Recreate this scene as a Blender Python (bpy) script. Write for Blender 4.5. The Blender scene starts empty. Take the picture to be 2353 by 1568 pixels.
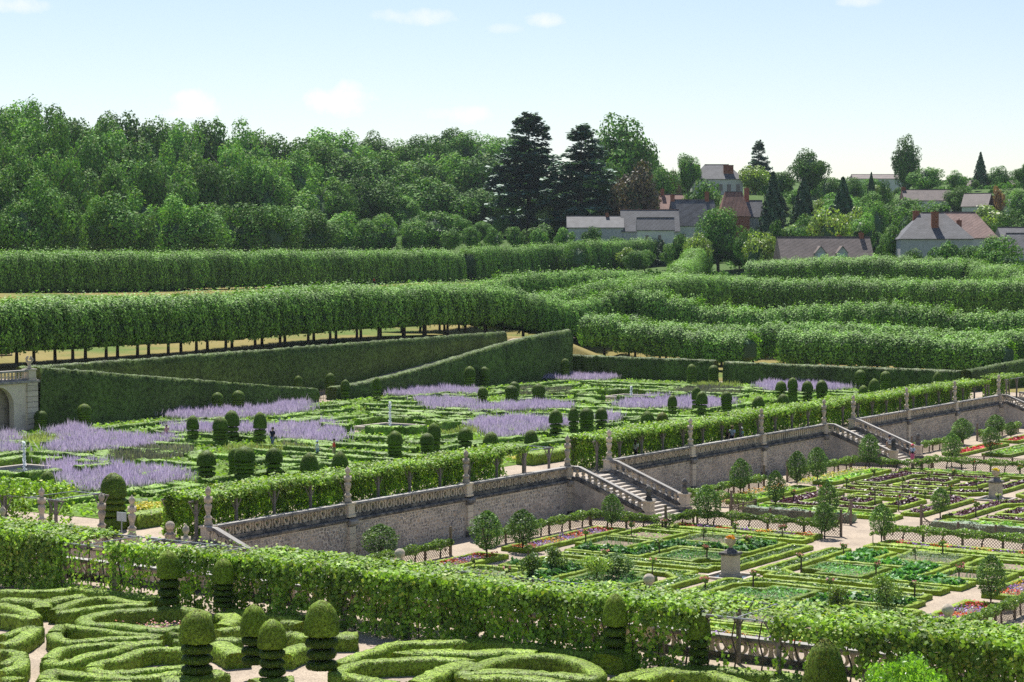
import bpy, math, random
import numpy as np
from mathutils import Matrix, Vector
random.seed(11); RNG = np.random.default_rng(11)
SC = bpy.context.scene
COL = SC.collection
R = math.radians
# ------------------------------------------------------------------ camera, sky, sun, exposure
# world frame: X runs along the terrace wall (right and away), Y runs left and away, Z up, vegetable garden at z = 0
HEAD = R(33.5)                                     # viewing direction, measured from +X
cam_d = bpy.data.cameras.new('camera'); cam = bpy.data.objects.new('camera', cam_d); COL.objects.link(cam)
cam.location = (0, 0, 18.0)
cam.rotation_euler = (R(90 - 2.409), 0, HEAD - R(90))
cam_d.sensor_width = 36; cam_d.lens = 69.57; cam_d.clip_start = 1; cam_d.clip_end = 20000
SC.camera = cam
SUN_AZ, SUN_EL = R(44), R(58)                      # azimuth from +X towards +Y
w = bpy.data.worlds.new('World'); SC.world = w; w.use_nodes = True
nt = w.node_tree; nt.nodes.clear()
wo = nt.nodes.new('ShaderNodeOutputWorld'); bg = nt.nodes.new('ShaderNodeBackground')
sky = nt.nodes.new('ShaderNodeTexSky'); sky.sky_type = 'NISHITA'; sky.sun_disc = False
sky.sun_elevation = SUN_EL; sky.sun_rotation = R(90) - SUN_AZ
sky.air_density = 1.0; sky.dust_density = 0.35; sky.ozone_density = 1.0; sky.altitude = 80
bg.inputs['Strength'].default_value = 0.07
# a few faint fair-weather clouds low over the wood, mixed into the sky by direction
tc = nt.nodes.new('ShaderNodeTexCoord')
def wn(t, **k):
    n = nt.nodes.new(t)
    for a, b in k.items(): setattr(n, a, b)
    return n
def wmath(op, a, b=None):
    n = wn('ShaderNodeMath', operation=op)
    for i, x in enumerate((a, b)):
        if x is None: continue
        if hasattr(x, 'links'): nt.links.new(x, n.inputs[i])
        else: n.inputs[i].default_value = x
    return n.outputs[0]
def vdir(px, py):
    r, u, f = (px - 1176.5) / 4547., -(py - 784.) / 4547., 1.0
    p = R(2.409); up = u * math.cos(p) - f * math.sin(p); fw = u * math.sin(p) + f * math.cos(p)
    c, s = math.cos(HEAD), math.sin(HEAD)
    return Vector((fw * c + r * s, fw * s - r * c, up)).normalized()
noi = wn('ShaderNodeTexNoise'); noi.inputs['Scale'].default_value = 70; noi.inputs['Detail'].default_value = 6; noi.inputs['Roughness'].default_value = .62
nt.links.new(tc.outputs['Generated'], noi.inputs['Vector'])
noi2 = wn('ShaderNodeTexNoise'); noi2.inputs['Scale'].default_value = 14; noi2.inputs['Detail'].default_value = 4
nt.links.new(tc.outputs['Generated'], noi2.inputs['Vector'])
tot = None
for (px, py, wx, wy, k) in ((455, 240, 62, 34, .8), (425, 262, 60, 14, .6), (785, 232, 90, 40, .95), (800, 205, 45, 22, .6), (1060, 262, 80, 22, .6), (960, 38, 110, 20, .45), (1250, 46, 48, 18, .5), (20, 12, 90, 22, .5), (1985, 4, 60, 14, .4), (1160, 66, 50, 12, .25)):
    d = vdir(px, py); rt = Vector((math.sin(HEAD), -math.cos(HEAD), 0)); up = rt.cross(d).normalized()
    def dot(v):
        n = wn('ShaderNodeVectorMath', operation='DOT_PRODUCT'); nt.links.new(tc.outputs['Generated'], n.inputs[0]); n.inputs[1].default_value = v
        return n.outputs['Value']
    a = wmath('MULTIPLY', wmath('SUBTRACT', dot(rt), rt.dot(d)), 4547. / wx)
    b = wmath('MULTIPLY', wmath('SUBTRACT', dot(up), up.dot(d)), 4547. / wy)
    g = wmath('ADD', wmath('MULTIPLY', a, a), wmath('MULTIPLY', b, b))
    g = wmath('ADD', g, wmath('MULTIPLY', wmath('SUBTRACT', noi.outputs['Fac'], .5), 3.2))
    g = wmath('MULTIPLY', wmath('MAXIMUM', wmath('SUBTRACT', 1.0, g), 0), k)
    g = wmath('MULTIPLY', g, wmath('GREATER_THAN', dot(d), .5))
    tot = g if tot is None else wmath('MAXIMUM', tot, g)
mx = wn('ShaderNodeMix', data_type='RGBA'); nt.links.new(wmath('MINIMUM', tot, .75), mx.inputs['Factor'])
tint = wn('ShaderNodeVectorMath', operation='MULTIPLY'); nt.links.new(sky.outputs[0], tint.inputs[0]); tint.inputs[1].default_value = (1.06, 1.0, 1.03)
nt.links.new(tint.outputs[0], mx.inputs[6]); mx.inputs[7].default_value = (8.7, 8.6, 8.5, 1)
nt.links.new(mx.outputs[2], bg.inputs['Color']); nt.links.new(bg.outputs[0], wo.inputs[0])
sun_d = bpy.data.lights.new('sun', 'SUN'); sun = bpy.data.objects.new('sun', sun_d); COL.objects.link(sun)
sun_d.energy = 4.8; sun_d.angle = R(.53); sun_d.color = (1, .965, .9)
sv = Vector((math.cos(SUN_EL) * math.cos(SUN_AZ), math.cos(SUN_EL) * math.sin(SUN_AZ), math.sin(SUN_EL)))
sun.rotation_euler = sv.to_track_quat('Z', 'Y').to_euler()
SC.view_settings.view_transform = 'Standard'; SC.view_settings.look = 'None'; SC.view_settings.gamma = 1
SC.view_settings.exposure = 0.85; SC.view_settings.use_curve_mapping = False
SC.cycles.max_bounces = 6; SC.cycles.diffuse_bounces = 3; SC.cycles.glossy_bounces = 2; SC.cycles.transmission_bounces = 4
SC.cycles.use_denoising = False; SC.cycles.sample_clamp_indirect = 6

# ------------------------------------------------------------------ materials
MATS = {}
def newmat(name):
    m = bpy.data.materials.new(name); m.use_nodes = True; t = m.node_tree; t.nodes.clear()
    MATS[name] = m
    return m, t, t.nodes.new('ShaderNodeOutputMaterial')
def N(t, ty, inp=None, **k):
    n = t.nodes.new(ty)
    for a, b in k.items(): setattr(n, a, b)
    for a, b in (inp or {}).items():
        if hasattr(b, 'links'): t.links.new(b, n.inputs[a])
        else: n.inputs[a].default_value = b
    return n
def c4(c): return (c[0], c[1], c[2], 1)
def mixc(t, f, a, b, bt='MIX'):
    n = t.nodes.new('ShaderNodeMix'); n.data_type = 'RGBA'; n.blend_type = bt
    for i, x in ((0, f), (6, a), (7, b)):
        if hasattr(x, 'links'): t.links.new(x, n.inputs[i])
        else: n.inputs[i].default_value = x if i == 0 else c4(x)
    return n.outputs[2]
def ramp(t, f, stops):
    n = t.nodes.new('ShaderNodeValToRGB'); t.links.new(f, n.inputs[0]); e = n.color_ramp.elements
    while len(e) < len(stops): e.new(.5)
    for i, (p, c) in enumerate(stops): e[i].position = p; e[i].color = c4(c) if hasattr(c, '__len__') else (c, c, c, 1)
    return n.outputs[0]
def leafmat(name, dark, light, tip=None, trans=.35, rough=.5, spec=.35, patch=.35, pscale=.25, tipamt=.12, objvar=.25, fine=0., famt=.45):
    m, t, o = newmat(name)
    if not name.startswith('flower'):
        dark = (dark[0] * 1.2, dark[1] * 1.25, dark[2] * 1.35); light = (light[0] * 2.0, light[1] * 2.0, light[2] * 2.0)
    g = N(t, 'ShaderNodeNewGeometry'); co = N(t, 'ShaderNodeTexCoord')
    oi = N(t, 'ShaderNodeObjectInfo')
    col = mixc(t, g.outputs['Random Per Island'], dark, light)
    if tip:
        r2 = N(t, 'ShaderNodeMath', {0: g.outputs['Random Per Island'], 1: 7.31}, operation='MULTIPLY')
        r3 = N(t, 'ShaderNodeMath', {0: r2.outputs[0]}, operation='FRACT')
        r4 = N(t, 'ShaderNodeMath', {0: r3.outputs[0], 1: tipamt}, operation='LESS_THAN')
        col = mixc(t, r4.outputs[0], col, tip)
    nz = N(t, 'ShaderNodeTexNoise', {'Vector': g.outputs['Position'], 'Scale': pscale, 'Detail': 3.})
    f = ramp(t, nz.outputs['Fac'], [(.3, 1 - patch), (.7, 1 + patch * .6)])
    col = mixc(t, 1.0, col, f, 'MULTIPLY')
    if fine:
        nf = N(t, 'ShaderNodeTexNoise', {'Vector': g.outputs['Position'], 'Scale': fine, 'Detail': 3., 'Roughness': .7})
        col = mixc(t, 1.0, col, ramp(t, nf.outputs['Fac'], [(.36, 1 - famt), (.64, 1 + famt * .7)]), 'MULTIPLY')
    ov = N(t, 'ShaderNodeMapRange', {0: oi.outputs['Random'], 3: 1 - objvar, 4: 1 + objvar})
    vm = N(t, 'ShaderNodeVectorMath', {0: col, 1: ov.outputs[0]}, operation='MULTIPLY')
    b = N(t, 'ShaderNodeBsdfPrincipled', {'Base Color': vm.outputs[0], 'Roughness': rough, 'Specular IOR Level': spec})
    tcol = mixc(t, 1.0, vm.outputs[0], (1.15, 1.25, .5), 'MULTIPLY')
    tr = N(t, 'ShaderNodeBsdfTranslucent', {'Color': tcol})
    mxs = N(t, 'ShaderNodeMixShader', {0: trans, 1: b.outputs[0], 2: tr.outputs[0]})
    t.links.new(mxs.outputs[0], o.inputs[0])
    return m
def plain(name, c, rough=.8, spec=.2, var=.25, scale=3., bump=.0, c2=None, metal=0., bscale=None, detail=5., w=None):
    m, t, o = newmat(name)
    co = N(t, 'ShaderNodeNewGeometry')
    nz = N(t, 'ShaderNodeTexNoise', {'Vector': co.outputs['Position'], 'Scale': scale, 'Detail': detail, 'Roughness': .65})
    if c2 is None: c2 = tuple(x * (1 - var) for x in c); c = tuple(x * (1 + var * .5) for x in c)
    col = mixc(t, ramp(t, nz.outputs['Fac'], [(.35, 0.), (.65, 1.)]), c2, c)
    oi = N(t, 'ShaderNodeObjectInfo'); ov = N(t, 'ShaderNodeMapRange', {0: oi.outputs['Random'], 3: .9, 4: 1.1})
    vm = N(t, 'ShaderNodeVectorMath', {0: col, 1: ov.outputs[0]}, operation='MULTIPLY')
    b = N(t, 'ShaderNodeBsdfPrincipled', {'Base Color': vm.outputs[0], 'Roughness': rough, 'Specular IOR Level': spec, 'Metallic': metal})
    if bump:
        n2 = N(t, 'ShaderNodeTexNoise', {'Vector': co.outputs['Position'], 'Scale': bscale or scale * 4, 'Detail': 4.})
        bp = N(t, 'ShaderNodeBump', {'Height': n2.outputs['Fac'], 'Strength': bump, 'Distance': .05})
        t.links.new(bp.outputs[0], b.inputs['Normal'])
    t.links.new(b.outputs[0], o.inputs[0])
    return m
def stonemat(name, base, stain, stain_amt=.5, top=None, scale=1.2, perobj=.12):
    """weathered limestone: warm base, grey lichen on what faces up, dark streaks"""
    m, t, o = newmat(name)
    g = N(t, 'ShaderNodeNewGeometry'); sp = N(t, 'ShaderNodeSeparateXYZ', {0: g.outputs['Normal']})
    n1 = N(t, 'ShaderNodeTexNoise', {'Vector': g.outputs['Position'], 'Scale': scale, 'Detail': 7., 'Roughness': .7})
    n2 = N(t, 'ShaderNodeTexNoise', {'Vector': g.outputs['Position'], 'Scale': scale * 9, 'Detail': 4.})
    f = ramp(t, n1.outputs['Fac'], [(.62 - .3 * stain_amt, 0.), (.82 - .3 * stain_amt, 1.)])
    col = mixc(t, f, base, stain)
    up = N(t, 'ShaderNodeMath', {0: sp.outputs[2], 1: n1.outputs['Fac']}, operation='MULTIPLY')
    col = mixc(t, ramp(t, up.outputs[0], [(.25, 0.), (.5, 1.)]), col, top or stain)
    col = mixc(t, 1., col, ramp(t, n2.outputs['Fac'], [(.3, .78), (.7, 1.12)]), 'MULTIPLY')
    oi = N(t, 'ShaderNodeObjectInfo'); ov = N(t, 'ShaderNodeMapRange', {0: oi.outputs['Random'], 3: 1 - perobj, 4: 1 + perobj})
    vm = N(t, 'ShaderNodeVectorMath', {0: col, 1: ov.outputs[0]}, operation='MULTIPLY')
    bp = N(t, 'ShaderNodeBump', {'Height': n2.outputs['Fac'], 'Strength': .35, 'Distance': .03})
    b = N(t, 'ShaderNodeBsdfPrincipled', {'Base Color': vm.outputs[0], 'Roughness': .9, 'Specular IOR Level': .15, 'Normal': bp.outputs[0]})
    t.links.new(b.outputs[0], o.inputs[0])
    return m
leafmat('box_leaf', (.055, .1, .01), (.14, .205, .02), (.24, .17, .04), trans=.18, rough=.6, spec=.25, patch=.3, pscale=.6, tipamt=.07, objvar=.12, fine=9., famt=.55)
leafmat('box_bright', (.08, .135, .008), (.17, .235, .012), (.2, .2, .03), trans=.25, rough=.55, spec=.25, patch=.25, pscale=.8, tipamt=.05, objvar=.12, fine=8., famt=.4)
leafmat('box_garden', (.055, .115, .014), (.13, .21, .022), (.16, .17, .04), trans=.22, rough=.55, spec=.25, patch=.35, pscale=.3, tipamt=.07, objvar=.2, fine=4., famt=.4)
leafmat('yew_leaf', (.028, .055, .006), (.105, .165, .012), (.22, .22, .02), trans=.12, rough=.65, spec=.2, patch=.3, pscale=1.2, tipamt=.08, objvar=.15, fine=11., famt=.55)
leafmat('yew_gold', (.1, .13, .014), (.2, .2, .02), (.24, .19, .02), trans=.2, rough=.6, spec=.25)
leafmat('hornbeam_leaf', (.026, .052, .012), (.058, .088, .018), (.13, .13, .04), trans=.2, rough=.6, spec=.2, patch=.35, pscale=.3, tipamt=.1, objvar=.1, fine=2.6, famt=.5)
leafmat('vine_leaf', (.06, .125, .014), (.19, .3, .03), (.42, .5, .08), trans=.33, rough=.55, spec=.35, patch=.35, pscale=.5, tipamt=.1, objvar=.1, fine=2.2, famt=.4)
leafmat('lime_leaf', (.035, .09, .018), (.15, .28, .04), (.24, .36, .08), trans=.2, rough=.6, spec=.18, patch=.3, pscale=.22, tipamt=.1, objvar=.14, fine=1.6, famt=.35)
leafmat('pear_leaf', (.035, .085, .02), (.1, .17, .04), (.17, .24, .05), trans=.25, rough=.6, spec=.3, patch=.25, pscale=1., tipamt=.1, objvar=.2)
leafmat('apple_leaf', (.07, .13, .025), (.14, .21, .05), (.22, .28, .07), trans=.35, rough=.45, spec=.4, patch=.25, pscale=1.)
leafmat('chard_leaf', (.035, .12, .03), (.085, .2, .05), (.22, .32, .16), trans=.3, rough=.5, spec=.35, patch=.25, pscale=1., tipamt=.1)
leafmat('lettuce_leaf', (.1, .22, .03), (.2, .34, .06), (.3, .42, .14), trans=.4, rough=.5, spec=.35, tipamt=.2)
leafmat('carrot_leaf', (.06, .16, .05), (.12, .25, .09), (.18, .3, .13), trans=.35, rough=.5, spec=.3)
leafmat('beet_leaf', (.03, .012, .022), (.085, .028, .05), (.14, .06, .07), trans=.15, rough=.45, spec=.4, tipamt=.15)
leafmat('celery_leaf', (.05, .1, .025), (.1, .17, .045), (.16, .24, .08), trans=.3, rough=.45, spec=.4)
leafmat('leek_leaf', (.07, .13, .075), (.13, .2, .12), None, trans=.2, rough=.4, spec=.4)
leafmat('fern_grey', (.09, .13, .09), (.16, .2, .14), None, trans=.3, rough=.6, spec=.2)
leafmat('oak_leaf', (.028, .075, .018), (.09, .185, .03), (.17, .25, .05), trans=.16, rough=.75, spec=.2, patch=.35, pscale=.06, objvar=.3)
leafmat('acacia_leaf', (.035, .1, .022), (.125, .24, .042), (.22, .3, .08), trans=.22, rough=.75, spec=.2, patch=.35, pscale=.06, objvar=.3)
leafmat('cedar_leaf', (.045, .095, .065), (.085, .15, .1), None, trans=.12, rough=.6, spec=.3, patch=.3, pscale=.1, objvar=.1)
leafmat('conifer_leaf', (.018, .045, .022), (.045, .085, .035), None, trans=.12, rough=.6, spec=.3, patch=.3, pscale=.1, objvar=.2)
leafmat('copper_leaf', (.04, .034, .022), (.09, .066, .04), (.07, .1, .035), trans=.2, rough=.5, spec=.3, patch=.3, pscale=.1, objvar=.15)
leafmat('pale_leaf', (.11, .17, .035), (.19, .26, .06), (.28, .3, .08), trans=.35, rough=.45, spec=.4, patch=.3, pscale=.1, objvar=.2)
leafmat('rust_leaf', (.13, .07, .03), (.22, .12, .05), None, trans=.25, rough=.6)
leafmat('bush_leaf', (.06, .14, .012), (.14, .26, .025), (.24, .36, .05), trans=.4, rough=.35, spec=.5, patch=.2, pscale=1.)
leafmat('ground_leaf', (.09, .17, .02), (.17, .27, .035), (.19, .22, .07), trans=.3, rough=.6, spec=.2, patch=.45, pscale=.18, tipamt=.12)
leafmat('meadow_leaf', (.16, .2, .06), (.26, .28, .12), (.4, .36, .25), trans=.3, rough=.7, spec=.15)
leafmat('lavender_dry', (.11, .11, .1), (.18, .165, .16), (.2, .19, .2), trans=.2, rough=.8, spec=.1)
leafmat('flower_yellow', (.5, .38, .02), (.7, .55, .03), (.45, .5, .05), trans=.2, rough=.6, objvar=.05)
leafmat('flower_red', (.55, .035, .015), (.7, .1, .02), (.7, .2, .02), trans=.2, rough=.6, objvar=.05, tipamt=.2)
leafmat('flower_purple', (.2, .07, .4), (.36, .17, .6), (.45, .3, .65), trans=.2, rough=.6, objvar=.05)
leafmat('flower_orange', (.6, .25, .02), (.7, .4, .03), (.65, .1, .02), trans=.2, rough=.6, objvar=.05)
leafmat('flower_white', (.6, .6, .5), (.75, .75, .68), None, trans=.2, rough=.6, objvar=.05)
leafmat('flower_cream', (.55, .55, .3), (.7, .7, .45), None, trans=.2, rough=.6, objvar=.05)
leafmat('flower_pink', (.6, .2, .24), (.75, .4, .42), (.7, .3, .2), trans=.2, rough=.6, objvar=.05)
leafmat('flower_crimson', (.5, .015, .03), (.65, .05, .06), None, trans=.2, rough=.6, objvar=.05)
def perov():
    m, t, o = newmat('sage_spire')
    g = N(t, 'ShaderNodeNewGeometry'); co = N(t, 'ShaderNodeTexCoord'); sp = N(t, 'ShaderNodeSeparateXYZ', {0: co.outputs['Object']})
    a = mixc(t, g.outputs['Random Per Island'], (.42, .34, .5), (.6, .5, .66))
    f = ramp(t, sp.outputs[2], [(.14, 0.), (.42, 1.)])
    col = mixc(t, f, (.14, .2, .09), a)
    b = N(t, 'ShaderNodeBsdfPrincipled', {'Base Color': col, 'Roughness': .8, 'Specular IOR Level': .1})
    tr = N(t, 'ShaderNodeBsdfTranslucent', {'Color': col})
    s = N(t, 'ShaderNodeMixShader', {0: .4, 1: b.outputs[0], 2: tr.outputs[0]}); t.links.new(s.outputs[0], o.inputs[0])
perov()
plain('bark', (.09, .07, .055), .9, .1, .4, 6, .6)
plain('bark_pale', (.16, .14, .12), .9, .1, .35, 6, .6)
plain('wood_grey', (.23, .2, .175), .85, .15, .3, 7, .3)
plain('wood_dark', (.1, .08, .065), .85, .15, .3, 7, .3)
plain('metal_grey', (.3, .32, .35), .45, .5, .15, 5)
plain('trellis_wood', (.2, .155, .115), .85, .15, .3, 6, .2)
def gravelmat(name, c, c2):
    m, t, o = newmat(name)
    g = N(t, 'ShaderNodeNewGeometry')
    n1 = N(t, 'ShaderNodeTexNoise', {'Vector': g.outputs['Position'], 'Scale': .5, 'Detail': 5.})
    v = N(t, 'ShaderNodeTexVoronoi', {'Vector': g.outputs['Position'], 'Scale': 22.})
    n3 = N(t, 'ShaderNodeTexNoise', {'Vector': g.outputs['Position'], 'Scale': 7., 'Detail': 5., 'Roughness': .8})
    col = mixc(t, ramp(t, n1.outputs['Fac'], [(.35, 0.), (.65, 1.)]), c, c2)
    vm = N(t, 'ShaderNodeSeparateXYZ', {0: v.outputs['Color']})
    col = mixc(t, 1., col, ramp(t, vm.outputs[0], [(0., .72), (1., 1.2)]), 'MULTIPLY')
    col = mixc(t, 1., col, ramp(t, n3.outputs['Fac'], [(.3, .8), (.7, 1.1)]), 'MULTIPLY')
    bp = N(t, 'ShaderNodeBump', {'Height': v.outputs['Distance'], 'Strength': .5, 'Distance': .02})
    b = N(t, 'ShaderNodeBsdfPrincipled', {'Base Color': col, 'Roughness': .95, 'Specular IOR Level': .1, 'Normal': bp.outputs[0]})
    t.links.new(b.outputs[0], o.inputs[0])
gravelmat('gravel', (.42, .345, .265), (.33, .27, .21))
gravelmat('soil', (.2, .155, .115), (.28, .22, .165))
def groundmat():
    m, t, o = newmat('terrain_grass')
    g = N(t, 'ShaderNodeNewGeometry')
    n1 = N(t, 'ShaderNodeTexNoise', {'Vector': g.outputs['Position'], 'Scale': .06, 'Detail': 6.})
    n2 = N(t, 'ShaderNodeTexNoise', {'Vector': g.outputs['Position'], 'Scale': 3., 'Detail': 6., 'Roughness': .8})
    col = ramp(t, n1.outputs['Fac'], [(.3, (.26, .2, .075)), (.52, (.2, .175, .055)), (.62, (.1, .15, .03))])
    sx = N(t, 'ShaderNodeSeparateXYZ', {0: g.outputs['Position']}); mr = N(t, 'ShaderNodeMapRange', {0: sx.outputs[0], 1: 335., 2: 380.}); col = mixc(t, mr.outputs[0], col, (.07, .12, .03))
    col = mixc(t, 1., col, ramp(t, n2.outputs['Fac'], [(.3, .65), (.7, 1.2)]), 'MULTIPLY')
    bp = N(t, 'ShaderNodeBump', {'Height': n2.outputs['Fac'], 'Strength': .6, 'Distance': .1})
    b = N(t, 'ShaderNodeBsdfPrincipled', {'Base Color': col, 'Roughness': .95, 'Specular IOR Level': .1, 'Normal': bp.outputs[0]})
    t.links.new(b.outputs[0], o.inputs[0])
groundmat()
plain('bed_green', (.13, .21, .03), .95, .1, .5, 1.6, .5, c2=(.07, .12, .02))
stonemat('limestone', (.58, .485, .37), (.24, .215, .185), .4, (.24, .225, .2))
stonemat('limestone_block', (.66, .56, .44), (.44, .37, .3), .3, (.24, .225, .2), 1.6, .14)
stonemat('limestone_dark', (.3, .265, .225), (.07, .068, .07), .85, (.15, .145, .14))
stonemat('coping', (.36, .32, .28), (.12, .115, .115), .6, (.36, .345, .32))
stonemat('rubble_mortar', (.62, .53, .44), (.33, .285, .25), .45, (.24, .21, .19), .5)
stonemat('step_stone', (.46, .4, .33), (.26, .235, .21), .25, (.42, .375, .32))
def rubblemat():
    m, t, o = newmat('rubble_stone')
    g = N(t, 'ShaderNodeNewGeometry'); oi = N(t, 'ShaderNodeObjectInfo')
    rr = N(t, 'ShaderNodeMath', {0: g.outputs['Random Per Island'], 1: oi.outputs['Random']}, operation='ADD')
    fr = N(t, 'ShaderNodeMath', {0: rr.outputs[0]}, operation='FRACT')
    col = ramp(t, fr.outputs[0], [(0., (.3, .26, .235)), (.25, (.42, .36, .31)), (.5, (.58, .49, .4)), (.75, (.47, .4, .33)), (.9, (.56, .42, .3)), (1., (.64, .55, .46))])
    n1 = N(t, 'ShaderNodeTexNoise', {'Vector': g.outputs['Position'], 'Scale': .55, 'Detail': 6., 'Roughness': .7})
    col = mixc(t, ramp(t, n1.outputs['Fac'], [(.45, 0.), (.65, .75)]), col, (.17, .155, .15))
    n2 = N(t, 'ShaderNodeTexNoise', {'Vector': g.outputs['Position'], 'Scale': 14., 'Detail': 4.})
    col = mixc(t, 1., col, ramp(t, n2.outputs['Fac'], [(.3, .75), (.7, 1.2)]), 'MULTIPLY')
    b = N(t, 'ShaderNodeBsdfPrincipled', {'Base Color': col, 'Roughness': .9, 'Specular IOR Level': .15})
    t.links.new(b.outputs[0], o.inputs[0])
rubblemat()
def roofmat(name, c, c2, course=.28):
    m, t, o = newmat(name)
    g = N(t, 'ShaderNodeNewGeometry')
    co = N(t, 'ShaderNodeTexCoord'); sp = N(t, 'ShaderNodeSeparateXYZ', {0: g.outputs['Position']})
    br = N(t, 'ShaderNodeTexBrick', {'Scale': 1.}); 
    cm = N(t, 'ShaderNodeCombineXYZ'); ad = N(t, 'ShaderNodeMath', {0: sp.outputs[0], 1: sp.outputs[1]}, operation='ADD')
    t.links.new(ad.outputs[0], cm.inputs[0]); t.links.new(sp.outputs[2], cm.inputs[1]); t.links.new(cm.outputs[0], br.inputs['Vector'])
    br.inputs['Color1'].default_value = c4(c); br.inputs['Color2'].default_value = c4(c2); br.inputs['Mortar'].default_value = c4(tuple(x * .5 for x in c2))
    br.inputs['Brick Width'].default_value = .3; br.inputs['Row Height'].default_value = course * .6; br.inputs['Mortar Size'].default_value = .03
    n1 = N(t, 'ShaderNodeTexNoise', {'Vector': g.outputs['Position'], 'Scale': .6, 'Detail': 5.})
    col = mixc(t, 1., br.outputs['Color'], ramp(t, n1.outputs['Fac'], [(.3, .75), (.7, 1.2)]), 'MULTIPLY')
    b = N(t, 'ShaderNodeBsdfPrincipled', {'Base Color': col, 'Roughness': .7, 'Specular IOR Level': .3})
    t.links.new(b.outputs[0], o.inputs[0])
roofmat('slate', (.17, .165, .175), (.12, .12, .13)); roofmat('clay_tile', (.34, .18, .13), (.26, .13, .095)); roofmat('brown_tile', (.21, .165, .15), (.16, .125, .115))
roofmat('pink_tile', (.45, .3, .25), (.38, .24, .2))
plain('render_white', (.62, .6, .56), .9, .1, .12, 1.5); plain('render_grey', (.42, .42, .43), .9, .1, .15, 1.5); plain('brick_red', (.3, .12, .08), .9, .1, .3, 3)
plain('glass_dark', (.05, .06, .075), .15, .6, .1, 1); plain('shutter_grey', (.45, .5, .55), .6, .3, .1, 1); plain('zinc', (.33, .36, .4), .4, .5, .1, 2)
plain('skin', (.5, .3, .22), .6, .3, .05, 3); plain('hair_dark', (.025, .018, .015), .5, .3, .2, 9); plain('hair_brown', (.1, .055, .03), .5, .3, .2, 9)
for nm, c in (('cloth_navy', (.015, .02, .05)), ('cloth_white', (.75, .76, .78)), ('cloth_red', (.75, .09, .08)), ('cloth_black', (.012, .012, .015)), ('cloth_pinkskirt', (.5, .12, .22)), ('cloth_lightblue', (.42, .52, .68)), ('cloth_denim', (.12, .17, .28)), ('cloth_khaki', (.35, .28, .19)), ('cloth_pink', (.75, .4, .48)), ('cloth_brightred', (.6, .02, .02)), ('cloth_pattern', (.35, .42, .55)), ('straw', (.55, .42, .24)), ('cloth_aqua', (.45, .65, .62)), ('cap_pink', (.65, .1, .14)), ('sign_green', (.05, .25, .09)), ('sign_white', (.55, .6, .6))):
    plain(nm, c, .8, .2, .12, 8)
def stripes():
    m, t, o = newmat('cloth_stripes'); co = N(t, 'ShaderNodeTexCoord'); wv = N(t, 'ShaderNodeTexWave', {'Vector': co.outputs['Object'], 'Scale': 2.2}, bands_direction='Z')
    col = mixc(t, ramp(t, wv.outputs['Fac'], [(.48, 0.), (.52, 1.)]), (.015, .02, .05), (.75, .75, .75))
    b = N(t, 'ShaderNodeBsdfPrincipled', {'Base Color': col, 'Roughness': .8}); t.links.new(b.outputs[0], o.inputs[0])
stripes()
def watermat():
    m, t, o = newmat('pool_water'); b = N(t, 'ShaderNodeBsdfPrincipled', {'Base Color': c4((.02, .035, .04)), 'Roughness': .06, 'Specular IOR Level': .6})
    g = N(t, 'ShaderNodeNewGeometry'); n = N(t, 'ShaderNodeTexNoise', {'Vector': g.outputs['Position'], 'Scale': 6.})
    bp = N(t, 'ShaderNodeBump', {'Height': n.outputs['Fac'], 'Strength': .25, 'Distance': .05}); t.links.new(bp.outputs[0], b.inputs['Normal']); t.links.new(b.outputs[0], o.inputs[0])
    m, t, o = newmat('spray'); b = N(t, 'ShaderNodeBsdfPrincipled', {'Base Color': c4((.85, .88, .9)), 'Roughness': .3}); tr = N(t, 'ShaderNodeBsdfTranslucent', {'Color': c4((.9, .93, .95))})
    s = N(t, 'ShaderNodeMixShader', {0: .5, 1: b.outputs[0], 2: tr.outputs[0]}); t.links.new(s.outputs[0], o.inputs[0])
watermat()
# ------------------------------------------------------------------ mesh helpers
def link(o): COL.objects.link(o); return o
def tag(o, label=None, cat=None, group=None, kind=None):
    if label: o['label'] = label
    if cat: o['category'] = cat
    if group: o['group'] = group
    if kind: o['kind'] = kind
    return o
def fmesh(name, V, faces, mats, smooth=False, midx=None):
    """V (n,3) array; faces: list of (m,k) integer arrays"""
    me = bpy.data.meshes.new(name)
    V = np.asarray(V, dtype=np.float32).reshape(-1, 3)
    faces = [np.asarray(f, dtype=np.int32) for f in faces if len(f)]
    me.vertices.add(len(V)); me.vertices.foreach_set('co', V.ravel())
    nl = sum(f.size for f in faces); npoly = sum(len(f) for f in faces)
    me.loops.add(nl); me.polygons.add(npoly)
    me.loops.foreach_set('vertex_index', np.concatenate([f.ravel() for f in faces]))
    tot = np.concatenate([np.full(len(f), f.shape[1], dtype=np.int32) for f in faces])
    st = np.concatenate([[0], np.cumsum(tot)[:-1]]).astype(np.int32)
    me.polygons.foreach_set('loop_start', st); me.polygons.foreach_set('loop_total', tot)
    if midx is not None: me.polygons.foreach_set('material_index', np.asarray(midx, dtype=np.int32))
    if smooth: me.polygons.foreach_set('use_smooth', np.ones(npoly, dtype=bool))
    me.update(calc_edges=True)
    for m in (mats if isinstance(mats, (list, tuple)) else [mats]): me.materials.append(MATS[m])
    return me
def ob(name, me, parent=None, loc=(0, 0, 0), rz=0., sc=None, label=None, cat=None, group=None, kind=None):
    o = bpy.data.objects.new(name, me); link(o)
    o.location = loc
    if rz: o.rotation_euler = (0, 0, rz)
    if sc is not None: o.scale = sc if hasattr(sc, '__len__') else (sc, sc, sc)
    if parent: o.parent = parent
    return tag(o, label, cat, group, kind)
def thing(name, loc, label, cat, group=None, rz=0., sc=None):
    return ob(name, None, None, loc, rz, sc, label, cat, group)
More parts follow.
